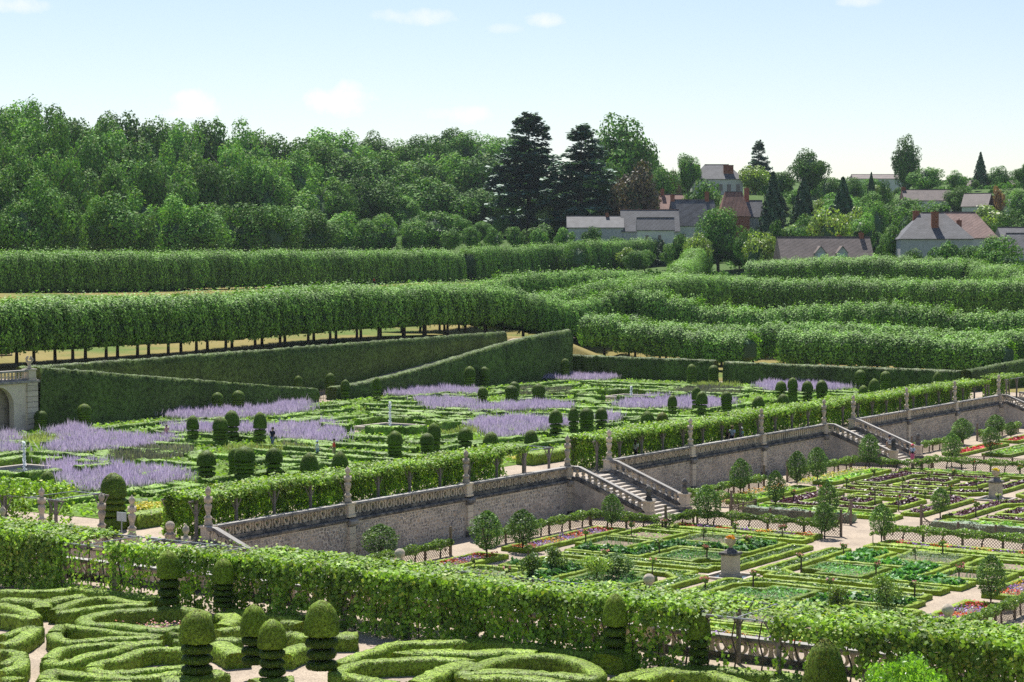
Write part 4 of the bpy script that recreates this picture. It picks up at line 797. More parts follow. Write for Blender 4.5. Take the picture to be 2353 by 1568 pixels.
for (qx, qy), where in (((-1, 1), 'nearer the far stairs'), ((1, 1), 'at the right edge')):
    for i, pts in enumerate((rect(1, 1, 12, 4), rect(1, 5.2, 12, 8.4), rect(1, 9.6, 12, 12.4), rect(1.2, 13.6, 13.5, 15.6))):
        p = ring(Q(C3, qx, qy, pts), 'clipped box edging of the %s strip bed in the far square, %s' % (ORD[i], where), 'box edged beds of the far square')
        up_leaves(p, 38, .26, .35, ['celery_leaf', 'chard_leaf', 'lettuce_leaf', 'flower_crimson'][i], '%s in the %s strip of the far square, %s' % (['green celery', 'glossy chard', 'bright lettuces', 'red bedding flowers'][i], ORD[i], where), 'vegetables', 'strip_planting')
# ------------------------------------------------------------------ trellis fences with espaliered fruit along their tops
def lattice(L, h=.62, st=.2):
    m = MB(); 
    k = -h
    while k < L:
        for sg in (1, -1):
            a, b = max(0, k), min(L, k + h)
            if b - a < .05: continue
            za, zb = (a - k), (b - k)
            if sg < 0: za, zb = h - za, h - zb
            m.bar((a, .012 * sg, .04 + za), (b, .012 * sg, .04 + zb), .012, .028)
        k += st
    m.bar((0, 0, .66), (L, 0, .66), .05, .04)
    return m.me('lattice', 'trellis_wood')
POSTB = MB(); POSTB.box(-.06, -.06, 0, .06, .06, .78); POSTB = POSTB.me('post', 'trellis_wood')
SLIM = MB(); SLIM.box(-.05, -.05, 0, .05, .05, 1.75); SLIM = SLIM.me('gate_post', 'trellis_wood')
def scroll(m, s=1.):
    pts = [(0, 0, 1.25), (.12, 0, 1.2), (.16, 0, .98), (.24, 0, .8), (.42, 0, .72), (.56, 0, .62), (.6, 0, .45), (.52, 0, .33), (.42, 0, .38), (.44, 0, .48)]
    m.tube([(a * s, b, c) for a, b, c in pts], [.045] * 4 + [.05] * 3 + [.04, .035, .03], 6); return m
LAT = {}
def trellis(a, b, label, group, fruit=None, ends='', cat='fence', tall=False):
    a, b = np.array(a, float), np.array(b, float); L = float(np.linalg.norm(b - a)); ang = math.atan2(b[1] - a[1], b[0] - a[0])
    t = thing('trellis_fence', (a[0], a[1], 0), label, cat, group, ang)
    n = max(1, int(round(L / 2.6))); dl = L / n; key = round(dl, 2)
    if key not in LAT: LAT[key] = lattice(dl)
    for k in range(n): ob('lattice', LAT[key], t, (k * dl, 0, 0))
    for k in range(n + 1): ob('post', POSTB, t, (k * dl, .06, 0))
    for s in ends:
        x = 0 if s == 'a' else L; ob('gate_post', SLIM, t, (x, .03, 0), sc=(1.3, 1.3, 1))
        m = MB(); scroll(m); o = m.build('scroll_bracket', 'trellis_wood', t, True); o.location = (x, .03, 0)
        if s == 'b': o.scale = (-1, 1, 1)
    if fruit:
        nn = int(L * 480); x = RNG.uniform(.1, L - .1, nn); aa = RNG.uniform(0, 6.28, nn); r = .33 * (.8 + .25 * np.sin(x * 2.3 + 1) + .15 * np.sin(x * 5.1)) * np.sqrt(RNG.uniform(.35, 1, nn))
        P = np.column_stack([x, -.12 + r * np.cos(aa), .82 + r * .95 * np.sin(aa)]); Nn = np.column_stack([np.zeros(nn), np.cos(aa), np.sin(aa)])
        V, F = cards(P, .13, Nn, .45, .6)
        e = thing('espalier', (a[0], a[1], 0), fruit, 'fruit tree', 'espaliered fruit on the trellis', ang)
        ob('foliage', fmesh('foliage', V, [F], 'apple_leaf'), e)
        m = MB(); m.tube([(.1, -.12, .72), (L * .5, -.12, .74), (L - .1, -.12, .72)], .025, 5)
        for k in range(n): m.tube([(k * dl + dl / 2, -.12, 0), (k * dl + dl / 2 + .05, -.12, .4), (k * dl + dl / 2 + .2, -.12, .72)], [.06, .05, .03], 5)
        m.build('stem', 'bark', e)
    return t
GF = 'trellis fences of the vegetable garden'
def both(a, b, where, ends='', fr=True): trellis(a, b, 'low trellis fence ' + where, GF, ('espaliered fruit trees ' + where) if fr else None, ends)
both((82, 68.9), (97.4, 68.9), 'along the wall path, nearest the corner stairs', 'b')
both((100.9, 68.9), (113.7, 68.9), 'along the wall path, left of the middle stairs', 'a')
both((113.7, 68.9), (113.7, 63.4), 'turning in front of the middle stairs')
both((113.7, 63.1), (117.6, 63.1), 'on the short return by the middle stairs', 'a')
both((117.8, 63.0), (117.8, 52.5), 'on the cross alley below the middle stairs', 'b')
both((118.0, 49.6), (118.0, 34), 'on the cross alley at the right', 'a')
both((98.2, 33.2), (81.5, 33.2), 'beside the gravel alley at the lower right', 'a')
both((123.2, 63.2), (123.2, 54.2), 'on the far side of the cross alley, left part', 'ab', False)
both((123.2, 49.2), (123.2, 34), 'on the far side of the cross alley, right part', 'a', False)
both((123.2, 63.2), (127.2, 63.2), 'on the short return right of the middle stairs', '', False)
both((127.2, 63.3), (127.2, 68.9), 'turning in beside the foot of the middle stairs')
both((127.2, 68.9), (140.0, 68.9), 'along the wall path of the beet square, left half', 'b')
both((144.2, 68.9), (156.6, 68.9), 'along the wall path of the beet square, right half', 'a')
both((156.6, 68.9), (156.6, 63.4), 'turning in front of the far stairs')
both((156.6, 63.2), (160.6, 63.2), 'on the short return by the far stairs')
both((160.8, 63.2), (160.8, 53), 'on the alley below the far stairs')
both((166.2, 63.2), (166.2, 53), 'across the alley from the far stairs', 'ab', False)
both((170.2, 68.9), (183.2, 68.9), 'along the wall path beyond the far stairs', 'ab')
both((187.0, 68.9), (199, 68.9), 'along the wall path at the right edge', 'a')
# low grey-green shrubs inside the far fence
for y0, y1, wh in ((54.6, 62.6, 'left part'), (35, 48.8, 'right part')):
    hedge('herb_hedge', [(124.4, y0), (124.4, y1)], .9, .55, 0, 'fern_grey', 'loose grey green herb hedge behind the cross alley fence, ' + wh, jit=.08, card=.13, dens=120)
# ------------------------------------------------------------------ pear trees, standard roses, urns
def crown_mesh(name, n, rx, ry, rz, size, mat, seed, lobes=16, bias=.5, asp=.65, shell=.72, pts=None):
    P, Nn = blob_points(n, rx, ry, rz, lobes, shell, seed) if pts is None else pts
    V, F = cards(P, size, Nn, bias, asp); return fmesh(name, V, [F], mat)
PEARC = []
for k in range(5):
    g = np.random.default_rng(50 + k); n = 2600; t = g.random(n) ** .8; a = g.uniform(0, 6.28, n)
    prof = np.sin(np.clip(t, .02, .99) ** .85 * math.pi) ** .6 * (1 + .16 * np.sin(a * 3 + k) * np.sin(t * 7 + k) + .1 * np.sin(a * 5 + 2 * k))
    r = prof * np.sqrt(g.uniform(.35, 1, n)); P = np.column_stack([r * np.cos(a), r * np.sin(a), t]); Nn = unit(np.column_stack([np.cos(a), np.sin(a), t - .35]))
    P = P * np.array([.5, .5, 1.]); V, F = cards(P * np.array([1.6, 1.6, 2.3]), .12, Nn, .4, .6); PEARC.append(fmesh('crown', V, [F], 'pear_leaf'))
m = MB(); m.tube([(0, 0, 0), (.03, .01, .5), (0, 0, 1.1)], [.075, .06, .045], 7)
for k in range(7):
    a = k * 2.4; m.tube([(0, 0, .5 + .08 * k), (.22 * math.cos(a), .22 * math.sin(a), .95 + .12 * k), (.3 * math.cos(a), .3 * math.sin(a), 1.6 + .08 * k)], [.035, .025, .01], 5)
PEART = m.me('trunk', 'bark')
def near_what(x, y):
    c = [('the middle stairs', 120, 66), ('the far stairs', 162.7, 66), ('the stone urn', 99.3, 51), ('the near corner stairs', 78, 67), ('the urn of the beet square', 142.2, 51), ('the wall path opening', 99, 68), ('the cross alley crossing', 120.5, 51), ('the beet square opening', 142, 68), ('the lower right gate', 98, 33)]
    return min(c, key=lambda q: (q[1] - x) ** 2 + (q[2] - y) ** 2)[0]
PEARS = [(97.3, 66.2), (100.9, 66.0), (112.3, 66.4), (92.6, 70.6), (117.2, 61.9), (116.4, 53.0), (116.4, 49.1), (98.0, 35.3), (133.9, 67.9), (128.4, 62.3), (140.9, 66.5), (144.6, 66.5), (157.0, 67.4), (162.6, 62.2), (174.0, 62.8), (182.0, 68.6), (130.0, 50.5), (191.8, 68.8), (191.0, 66.9), (95.0, 55.9), (124.6, 56.5)]
PH = [(2.9, 2.1), (2.6, 2.1), (2.4, 1.5), (2.3, 2.2), (2.75, 2.0), (2.35, 1.6), (2.5, 1.6), (2.75, 1.6), (2.85, 1.7), (2.75, 1.5), (2.9, 1.7), (2.9, 1.8), (3.0, 1.8), (2.95, 1.75), (2.6, 1.8), (2.6, 2.2), (2.1, 1.4), (2.3, 2.0), (1.7, 1.3), (1.5, 2.1), (2.6, 1.6)]
for k, ((x, y), (h, wd)) in enumerate(zip(PEARS, PH)):
    t = thing('pear_tree', (x, y, 0), '%s clipped pear tree near %s, %s pear from the camera' % (['egg-shaped', 'rounded', 'slender', 'bushy', 'tall'][k % 5], near_what(x, y), nth(sorted(range(len(PEARS)), key=lambda q: PEARS[q][0] * .834 + PEARS[q][1] * .552).index(k))), 'tree', 'clipped pear trees of the vegetable garden', RNG.uniform(0, 6))
    ob('trunk', PEART, t, (0, 0, 0), sc=(1, 1, h / 2.9)); ob('crown', PEARC[k % 5], t, (0, 0, h * .2), sc=(wd / 1.6, wd / 1.6, h * .8 / 2.3))
ROSEC = []
for k in range(4): ROSEC.append(crown_mesh('crown', 260, .3, .3, .24, .1, 'apple_leaf', 80 + k, 8, .4))
BLO = {}
for key, mt in (('p', 'flower_pink'), ('P', 'flower_pink'), ('o', 'flower_cream'), ('r', 'flower_crimson'), ('w', 'flower_cream'), ('g', 'flower_pink')):
    P, Nn = blob_points({'p': 14, 'P': 34, 'o': 26, 'r': 7, 'w': 34, 'g': 4}[key], .33, .33, .27, 8, .95, 7); P[:, 2] = abs(P[:, 2]) * .9 + .03
    V1, F1 = cards(P, .1, Nn, .7, .95); V2, F2 = cards(P + .015, .1, Nn, .2, .95); V, F = merge([(V1, F1), (V2, F2)]); BLO[key] = fmesh('blossoms', V, F, mt)
m = MB(); m.tube([(0, 0, 0), (.01, .01, .5), (0, 0, .95)], [.03, .026, .022], 6); m.box(.03, -.02, 0, .07, .02, .85); STEM = m.me('stem', 'wood_dark')
RC = {'p': 'pale pink', 'P': 'full pink', 'o': 'apricot', 'r': 'red', 'w': 'creamy white', 'g': 'barely flowering'}
for k, (x, y, h, c) in enumerate(ROSE):
    h = max(.95, min(1.45, h)); rk = (c, near_what(x, y)); RN_ = globals().setdefault('RNC', {}); RN_[rk] = RN_.get(rk, -1) + 1
    t = thing('standard_rose', (x, y, 0), '%s standard rose on a stem, %s near %s' % (RC[c], nth(RN_[rk]), near_what(x, y)), 'rose', 'standard roses among the beds', RNG.uniform(0, 6))
    ob('stem', STEM, t, sc=(1, 1, (h - .25) / .9)); q = ob('crown', ROSEC[k % 4], t, (0, 0, h - .27), sc=RNG.uniform(.8, 1.15)); ob('blossoms', BLO[c], q, (0, 0, .0))
for (x, y), lab, mt in ((C1, 'stone urn with orange flowers on a tall pedestal in a square basin', 'flower_orange'), (C2, 'stone urn with yellow flowers on a pedestal amid purple beet', 'flower_yellow')):
    t = thing('urn_pedestal', (x, y, 0), lab, 'urn')
    m = MB(); m.cbox((0, 0, .12), .48, .48, .12, .03); m.box(-.4, -.4, .24, .4, .4, 1.28); m.build('pedestal', 'limestone', t)
    m = MB(); m.cbox((0, 0, 1.36), .5, .5, .08, .03); m.lathe([(.42, 1.44), (.36, 1.52), (.2, 1.6), (.12, 1.68)], n=14); m.build('cap', 'limestone_dark', t)
    m = MB(); m.lathe([(.12, 1.68), (.1, 1.76), (.14, 1.8), (.26, 1.9), (.31, 2.05), (.31, 2.14), (.35, 2.17), (.35, 2.21), (.3, 2.2)], n=18); u = m.build('urn', 'limestone', t, True)
    P, Nn = blob_points(220, .36, .36, .2, 9, .8, 5); P[:, 2] = abs(P[:, 2]) + 2.2; V, F = cards(P, .1, Nn, .6, .9); ob('flowers', fmesh('flowers', V, [F], mt), u)
    m = MB(); r = 1.25
    for a, b, c, d in ((-r, -r, r, -r + .22), (-r, r - .22, r, r), (-r, -r + .22, -r + .22, r - .22), (r - .22, -r + .22, r, r - .22)): m.box(a, b, -.05, c, d, .12)
    bs = m.build('basin_kerb', 'step_stone', t); m = MB(); m.box(-r + .22, -r + .22, -.05, r - .22, r - .22, .03); m.build('basin_water', 'pool_water', bs)
# shrubs trained on frames among the near beds
for (x, y, w_, h_, mt, lab) in ((93.4, 56.2, 1.9, 1.75, 'pale_leaf', 'round olive-coloured shrub among carrot beds behind the pergola'), (91.8, 59.4, 1.5, 1.6, 'apple_leaf', 'loose bright fruit bush left of the round olive shrub'), (94.6, 59.6, 1.4, 1.6, 'apple_leaf', 'loose bright fruit bush beside the chard near the pergola'), (94.6, 39.6, 1.7, 1.8, 'apple_leaf', 'bushy green fruit tree behind the pergola at the lower right'), (92.6, 41.4, 1.5, 1.4, 'pale_leaf', 'low pale fruit bush behind the pergola at the lower right')):
    t = thing('fruit_bush', (x, y, 0), lab, 'bush'); ob('foliage', crown_mesh('foliage', 1700, w_ / 2, w_ / 2, h_ / 2, .11, mt, int(x * 7), 14), t, (0, 0, h_ * .55)); ob('trunk', PEART, t, sc=(.7, .7, h_ / 2.6))
# ------------------------------------------------------------------ vine pergolas
POST = MB(); POST.box(-.07, -.07, 0, .07, .07, 2.2)
POSTm = POST.me('post', 'wood_grey')
def brace(ax):
    m = MB()
    for s in (-1, 1):
        pts = [(.05 * s, 0, 1.35), (.28 * s, 0, 1.75), (.55 * s, 0, 2.18)]
        m.tube([p if ax == 'x' else (p[1], p[0], p[2]) for p in pts], .035, 5)
    m.bar((-.6, 0, 2.22) if ax == 'x' else (0, -.6, 2.22), (.6, 0, 2.22) if ax == 'x' else (0, .6, 2.22), .1, .09)
    return m.me('brace', 'wood_grey')
BRX, BRY = brace('x'), brace('y')
def leafsheet(o, du, dv, n, thick, wob=1., seed=0, gaps=0.):
    """points over a parallelogram patch with a lumpy thickness; returns points, normals"""
    u = RNG.random(n); v = RNG.random(n); o, du, dv = map(np.array, (o, du, dv)); nn = np.cross(du, dv); nn = nn / np.linalg.norm(nn)
    P = o + u[:, None] * du + v[:, None] * dv
    s = P @ np.array([1.7, 1.3, 1.1]) + seed
    d = np.sin(s * 2.1) * np.cos(P @ np.array([-1.1, 1.9, .8]) * 1.9 + seed) * .5 + .5
    off = (RNG.random(n) ** 1.5) * thick * (1 - .6 * wob + 1.2 * wob * d)
    keep = (d + RNG.normal(0, .18, n)) > gaps
    return (P + nn * off[:, None] + RNG.normal(0, .05, (n, 3)))[keep], np.tile(nn, (n, 1))[keep]
def pergola(name, label, base, Lv, Wv, n, H, axis, group=None, front_vine=True):
    """posts in pairs along Lv, rails and cross bars"""
    t = thing(name, base, label, 'pergola', group)
    L = Vector(Lv); Wd = Vector(Wv)
    for k in range(n + 1):
        for s in (0, 1):
            p = L * (k / n) + Wd * s; q = ob('post', POSTm, t, tuple(p), sc=(1, 1, H / 2.25)); 
            ob('brace', BRX if axis == 'x' else BRY, q)
        m = MB(); m.bar(L * (k / n) + Vector((0, 0, H + .06)), L * (k / n) + Wd + Vector((0, 0, H + .06)), .05, .05); m.build('cross_bar', 'metal_grey', t)
        if k < n:
            m = MB(); m.bar(L * ((k + .5) / n) + Vector((0, 0, H + .06)), L * ((k + .5) / n) + Wd + Vector((0, 0, H + .06)), .035, .035); m.build('cross_bar', 'metal_grey', t)
    for s in (0, 1):
        m = MB(); m.bar(Wd * s + Vector((0, 0, H + .02)) - L.normalized() * .3, Wd * s + L + L.normalized() * .3 + Vector((0, 0, H + .02)), .05, .05); m.build('rail', 'metal_grey', t)
    return t
# main pergola along the terrace: three lengths
PY0, PY1, PH_ = 73.95, 75.95, 2.22
VM = []
for k in range(6):
    b = 3.25; parts = []
    parts.append(leafsheet((-.1, -.35, PH_ + .05), (b + .2, 0, 0), (0, PY1 - PY0 + .7, 0), 1700, .26, seed=k * 3.1))
    parts.append(leafsheet((-.1, -.35, PH_ - .1), (b + .2, 0, 0), (0, .12, .25), 500, .25, seed=k))
    parts.append(leafsheet((-.1, PY1 - PY0 + .05, -.0), (b + .2, 0, 0), (0, .05, PH_ + .2), 2600, .6, seed=k * 1.7 + 2))
    P = np.concatenate([p[0] for p in parts]); Nn = np.concatenate([p[1] for p in parts]); Nn[:, 2] = abs(Nn[:, 2]) + .1
    V, F = cards(P, .17, unit(Nn), .62, .85); VM.append(fmesh('foliage', V, [F], 'vine_leaf'))
m = MB()
for x in (.1, 1.7): m.tube([(x, PY1 - PY0 + .1, 0), (x + .1, PY1 - PY0 + .16, .8), (x - .05, PY1 - PY0 + .05, 1.6), (x + .1, PY1 - PY0, 2.2), (x + .4, .8, 2.32)], [.05, .04, .035, .03, .02], 5)
VSTEM = m.me('stem', 'bark')
PSEC = [(80.4, 116.4, 11, 'from the near corner to the middle stairs'), (122.9, 158.8, 11, 'between the middle and the far stairs'), (166.2, 203.0, 11, 'beyond the far stairs')]
for a, b, n, wh in PSEC:
    pergola('vine_pergola', 'long wooden vine pergola on the terrace ' + wh, (a, PY0, ZT), (b - a, 0, 0), (0, PY1 - PY0, 0), n, PH_, 'x', 'vine pergolas along the terrace')
    dl = (b - a) / n
    for k in range(n):
        if a < 100 and k == n - 1: continue
        t = thing('grapevine', (a + k * dl, PY0, ZT), 'vine on the %s bay of the terrace pergola %s' % (nth(k), wh.replace('from the near corner to', 'before')), 'vine', 'grapevines on the terrace pergola ' + wh)
        ob('foliage', VM[(k * 5 + int(a)) % 6], t, sc=(dl / 3.25, 1, RNG.uniform(.97, 1.06))); ob('stem', VSTEM, t)
t = thing('grapevine', (159.5, PY0, ZT), 'leafy grapevine over the portal at the head of the far stairs', 'vine'); ob('foliage', VM[2], t, sc=(2.0, 1, 1)); ob('stem', VSTEM, t)
t = thing('grapevine', (209.5, PY0 + .6, ZT), 'bright grapevine on the pergola at the right edge', 'vine'); ob('foliage', VM[4], t, sc=(2.0, 1, 1)); ob('stem', VSTEM, t)
pergola('vine_pergola', 'vine pergola beyond the stairs at the right edge', (209.5, PY0, ZT), (6.5, 0, 0), (0, PY1 - PY0, 0), 2, PH_, 'x', 'vine pergolas along the terrace')
# leafy ends hanging down at the first bay and the portals
for x, lab in ((80.3, 'vine draped down the near end of the terrace pergola'), (122.9, 'vine draped beside the portal at the middle stairs'), (166.3, 'vine draped beside the portal at the far stairs')):
    pr = [leafsheet((x - .2, PY1 - .35, ZT + .2), (0, .6, 0), (0, 0, 2.3), 700, .35, seed=x), leafsheet((x - .15, PY0 - .1, ZT + 2.05), (0, 2.3, 0), (0, 0, .4), 450, .3, seed=x)]
    P = np.concatenate([p[0] for p in pr]); V, F = cards(P, .17, None, 0, .85); c = np.array((x, PY1, ZT)); t = thing('grapevine', tuple(c), lab, 'vine'); ob('foliage', fmesh('foliage', V - c, [F], 'vine_leaf'), t)
# pergola running off to the left
pergola('vine_pergola', 'grey wooden pergola at the left behind the stone finials', (76.2, 80.4, ZT), (0, 40, 0), (3.4, 0, 0), 10, PH_, 'y')
pr = []
for k in range(9):
    t = thing('grapevine', (76.2, 82.6 + k * 4.0, ZT), 'grapevine on the left pergola, %s bay behind the finials' % nth(k), 'vine', 'grapevines on the left pergola')
    P1, N1 = leafsheet((-.3, 0, PH_ + .05), (4.0, 0, 0), (0, 4.1, 0), 2200, .35, seed=k); P2, N2 = leafsheet((.05, 0, .1), (0, 4.1, 0), (0, 0, PH_), 700, .4, seed=k + 3, gaps=.35); P3, N3 = leafsheet((3.4, 4.1, .1), (0, -4.1, 0), (0, 0, PH_), 900, .4, seed=k + 5, gaps=.3)
    V, F = cards(np.concatenate([P1, P2, P3]), .18, None, 0, .85); ob('foliage', fmesh('foliage', V, [F], 'vine_leaf'), t)
# ------------------------------------------------------------------ foreground pergola
FX0, FX1, FH = 64.05, 67.35, 2.4
pergola('foreground_pergola', 'long vine pergola with grey metal rails across the foreground', (FX0, 21.0, ZT), (0, 62.7, 0), (FX1 - FX0, 0, 0), 19, FH, 'y')
BAYS = [(21.0 + 3.3 * k, k) for k in range(19)]
#   roof cover front, roof cover back, curtain density, colour warmth
COV = {0: (1, 1, 1.3), 1: (1, 1, .9), 2: (.55, 1, .3), 3: (.1, .3, .16), 4: (1, .8, .65), 5: (1, .45, .8), 6: (1, .1, .75), 7: (1, .3, .85), 8: (.95, .95, .9), 9: (1, 1, .95), 10: (1, 1, 1.), 11: (.8, .12, .8), 12: (.5, .03, .5), 13: (.04, .06, .28), 14: (1, 1, 1.15), 15: (1, 1, 1.2), 16: (1, 1, 1.2), 17: (1, 1, 1.2), 18: (1, 1, 1.2)}
PLACE = ['at the lower right corner', 'at the lower right', 'right of the big domed yew', 'beside the open frame at right', 'over the open frame at right', 'behind the right foreground yew', 'right of centre', 'at the centre', 'left of centre', 'behind the dense middle stretch', 'behind the dense middle stretch', 'right of the corner stairs', 'in front of the corner stairs', 'by the open frame at left', 'at the left', 'at the left', 'at the far left', 'at the far left', 'at the far left']
for (y, k) in BAYS:
    f, bk, cu = COV[k]; hw = (FX1 - FX0) / 2; pr = []
    if f: pr.append(leafsheet((FX0 - .35, y - .15, ZT + FH), (hw + .3, 0, 0), (0, 3.6, 0), int(2300 * f), .2, seed=k * 2.3, gaps=.5 - .5 * f))
    if bk: pr.append(leafsheet((FX0 + hw - .05, y - .15, ZT + FH), (hw + .4, 0, 0), (0, 3.6, 0), int(2300 * bk), .2, seed=k * 1.3 + 4, gaps=.5 - .5 * bk))
    pr.append(leafsheet((FX0 + .05, y + 3.45, ZT + .15), (0, -3.6, 0), (0, 0, FH + .1), int(2700 * cu), .45, seed=k * 1.9, gaps=max(.1, .62 - .42 * cu)))
    if f > .3: pr.append(leafsheet((FX0 - .3, y + 3.45, ZT + FH - .5), (0, -3.6, 0), (.1, 0, .75), int(1000 * f), .22, seed=k))
    P = np.concatenate([p[0] for p in pr]); Nn = np.concatenate([p[1] for p in pr]); V, F = cards(P, .155, unit(Nn + np.array([0, 0, .25])), .62, .9, .45)
    c = np.array((FX0, y, ZT)); t = thing('grapevine', tuple(c), 'grapevine on the foreground pergola, %s bay from the right' % nth(k), 'vine', 'grapevines on the foreground pergola')
    ob('foliage', fmesh('foliage', V - c, [F], 'vine_leaf'), t)
    m = MB()
    for q in range(3):
        yy = .5 + q * 1.1 + RNG.uniform(-.2, .2); x = -.05
        m.tube([(x, yy, 0), (x + .1, yy + .12, .5), (x - .08, yy - .05, 1.1), (x + .05, yy + .2, 1.7), (x, yy + .05, 2.35), (x + .8, yy + .3, 2.5)], [.05, .042, .038, .03, .025, .015], 5)
        m.tube([(x + .05, yy + .1, .9), (x, yy + .5, 1.4), (x + .05, yy + .8, 1.9)], [.025, .02, .012], 5)
    m.build('stem', 'bark', t)
# information panel by the finials
t = thing('garden_sign', (79.4, 78.6, ZT), 'small pale information panel on a post beside the finials at left', 'sign'); m = MB(); m.bar((0, 0, 0), (0, 0, .95), .05); m.build('post', 'metal_grey', t); m = MB(); m.box(-.02, -.35, .85, .02, .35, 1.35); m.build('panel', 'sign_white', t)
# ------------------------------------------------------------------ yew topiary
def yew_part(prof, nseg=18, jit=.02, n=900, card=.06, name='dome', mat='yew_leaf', smooth=True):
    prof = np.array(prof, float); m = len(prof); a = np.linspace(0, 2 * math.pi, nseg, endpoint=False)
    V = np.stack([prof[:, None, 0] * np.cos(a), prof[:, None, 0] * np.sin(a), np.tile(prof[:, None, 1], (1, nseg))], 2); V += RNG.normal(0, jit, V.shape)
    idx = np.arange(m * nseg).reshape(m, nseg); b = np.roll(idx, -1, 1)
    Q = np.stack([idx[:-1], b[:-1], b[1:], idx[1:]], 2).reshape(-1, 4)
    seg = np.hypot(*(prof[1:] - prof[:-1]).T) * (prof[1:, 0] + prof[:-1, 0] + .02); i = RNG.choice(m - 1, n, p=seg / seg.sum()); u = RNG.random(n); t = RNG.uniform(0, 6.28, n)
    r = prof[i, 0] * (1 - u) + prof[i + 1, 0] * u; z = prof[i, 1] * (1 - u) + prof[i + 1, 1] * u; d = prof[i + 1] - prof[i]
    Nn = unit(np.stack([d[:, 1] * np.cos(t), d[:, 1] * np.sin(t), -d[:, 0]], 1)); P = np.stack([r * np.cos(t), r * np.sin(t), z], 1) + Nn * .012
    Vc, Fc = cards(P, card, Nn, .7, .5); nv = V.size // 3; zr = (P[:, 2] - prof[0, 1]) / (prof[-1, 1] - prof[0, 1])
    gold = (name == 'dome') & (zr > RNG.uniform(.62, 1.05, n)); V2 = np.concatenate([V.reshape(-1, 3), Vc]); tops = [idx[:1, ::-1], idx[-1:]]  # golden dome tops: yellowing tips, plus sunlight put into the colour
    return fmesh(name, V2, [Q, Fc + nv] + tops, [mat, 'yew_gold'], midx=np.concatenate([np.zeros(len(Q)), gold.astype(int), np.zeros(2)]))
def domep(r, z0, h, skirt=.0, n=9, pw=.85):
    t = np.linspace(0, 1, n); return [(r * .8, z0), (r * .97, z0 + .03 * h)] + [(r * (1 - q ** 2.6) ** .5 * (1 if q < .5 else 1), z0 + h * (.06 + .94 * q)) for q in t[:-1]] + [(r * .12, z0 + h)]
def diskp(r, z0, h): return [(r * .55, z0), (r * .9, z0 + .08 * h), (r, z0 + .4 * h), (r * .97, z0 + .75 * h), (r * .8, z0 + h), (r * .2, z0 + h * 1.03)]
# built for a tree 2.3 m tall, 1.2 m wide
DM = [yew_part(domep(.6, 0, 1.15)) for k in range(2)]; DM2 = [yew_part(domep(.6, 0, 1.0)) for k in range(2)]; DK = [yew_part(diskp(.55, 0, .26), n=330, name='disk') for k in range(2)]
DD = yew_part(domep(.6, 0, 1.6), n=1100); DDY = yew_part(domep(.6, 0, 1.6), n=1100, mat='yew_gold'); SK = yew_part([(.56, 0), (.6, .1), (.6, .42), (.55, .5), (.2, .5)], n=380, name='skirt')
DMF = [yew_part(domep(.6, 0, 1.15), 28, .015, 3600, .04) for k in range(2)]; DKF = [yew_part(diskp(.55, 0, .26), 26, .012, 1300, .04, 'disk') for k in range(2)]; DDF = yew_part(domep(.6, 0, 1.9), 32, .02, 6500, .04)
m = MB(); m.lathe([(.09, 0), (.07, 1.2)], n=8); TK = m.me('trunk', 'bark')
def topiary(x, y, z, h, wd, k, label, group, disks=3, fine=False):
    t = thing('yew_topiary', (x, y, z), label, 'topiary', group, RNG.uniform(0, 6), (wd / 1.2, wd / 1.2, h / 2.3))
    dm, dk = (DMF, DKF) if fine else (DM, DK)
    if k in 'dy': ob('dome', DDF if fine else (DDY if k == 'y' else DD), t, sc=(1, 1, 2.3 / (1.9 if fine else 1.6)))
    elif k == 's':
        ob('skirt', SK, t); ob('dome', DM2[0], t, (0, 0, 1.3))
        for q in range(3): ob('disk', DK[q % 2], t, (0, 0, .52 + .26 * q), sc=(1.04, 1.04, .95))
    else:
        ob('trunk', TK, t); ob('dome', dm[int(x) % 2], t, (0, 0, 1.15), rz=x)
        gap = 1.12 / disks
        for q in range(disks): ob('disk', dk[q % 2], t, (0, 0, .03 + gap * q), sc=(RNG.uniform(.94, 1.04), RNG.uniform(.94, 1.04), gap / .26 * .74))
    return t
KN = {'s': 'dark ringed domed yew', 'm': 'mushroom yew over discs', 'd': 'low rounded yew cone', 'y': 'golden yellow clipped yew dome'}
LAND = [('the left fountain', 98.5, 107), ('the middle fountain', 142, 107.5), ('the right fountain', 187.5, 108), ('the hedge gap', 167, 133), ('the middle stairs portal', 120, 80), ('the far stairs portal', 163, 80), ('the near end of the terrace pergola', 84, 82), ('the long left hedge', 138, 132), ('the rising hedge', 195, 132), ('the far right hedge', 215, 95), ('the yellow flower bed', 88, 85)]
def landmark(x, y): return min(LAND, key=lambda q: (q[1] - x) ** 2 + (q[2] - y) ** 2)[0]
TOPI2 = []
for (x, y, h, wd, k) in TOPI:
    z = ZT
    if y > 134.5 or x > 218: f = {True: 1}.get(False, None); s = min(132.5 / y if y > 134.5 else 1, 215 / x if x > 218 else 1)
    else: s = 1
    if 145 < y < 153 and x < 200: s = 137.9 / y
    zt = 18 - 15.5 * s + h * s; x, y = x * s, y * s
    if s < 1 and y > 136: z = 2.6
    TOPI2.append((x, y, z, zt - z, wd * s, k))
seen = {}
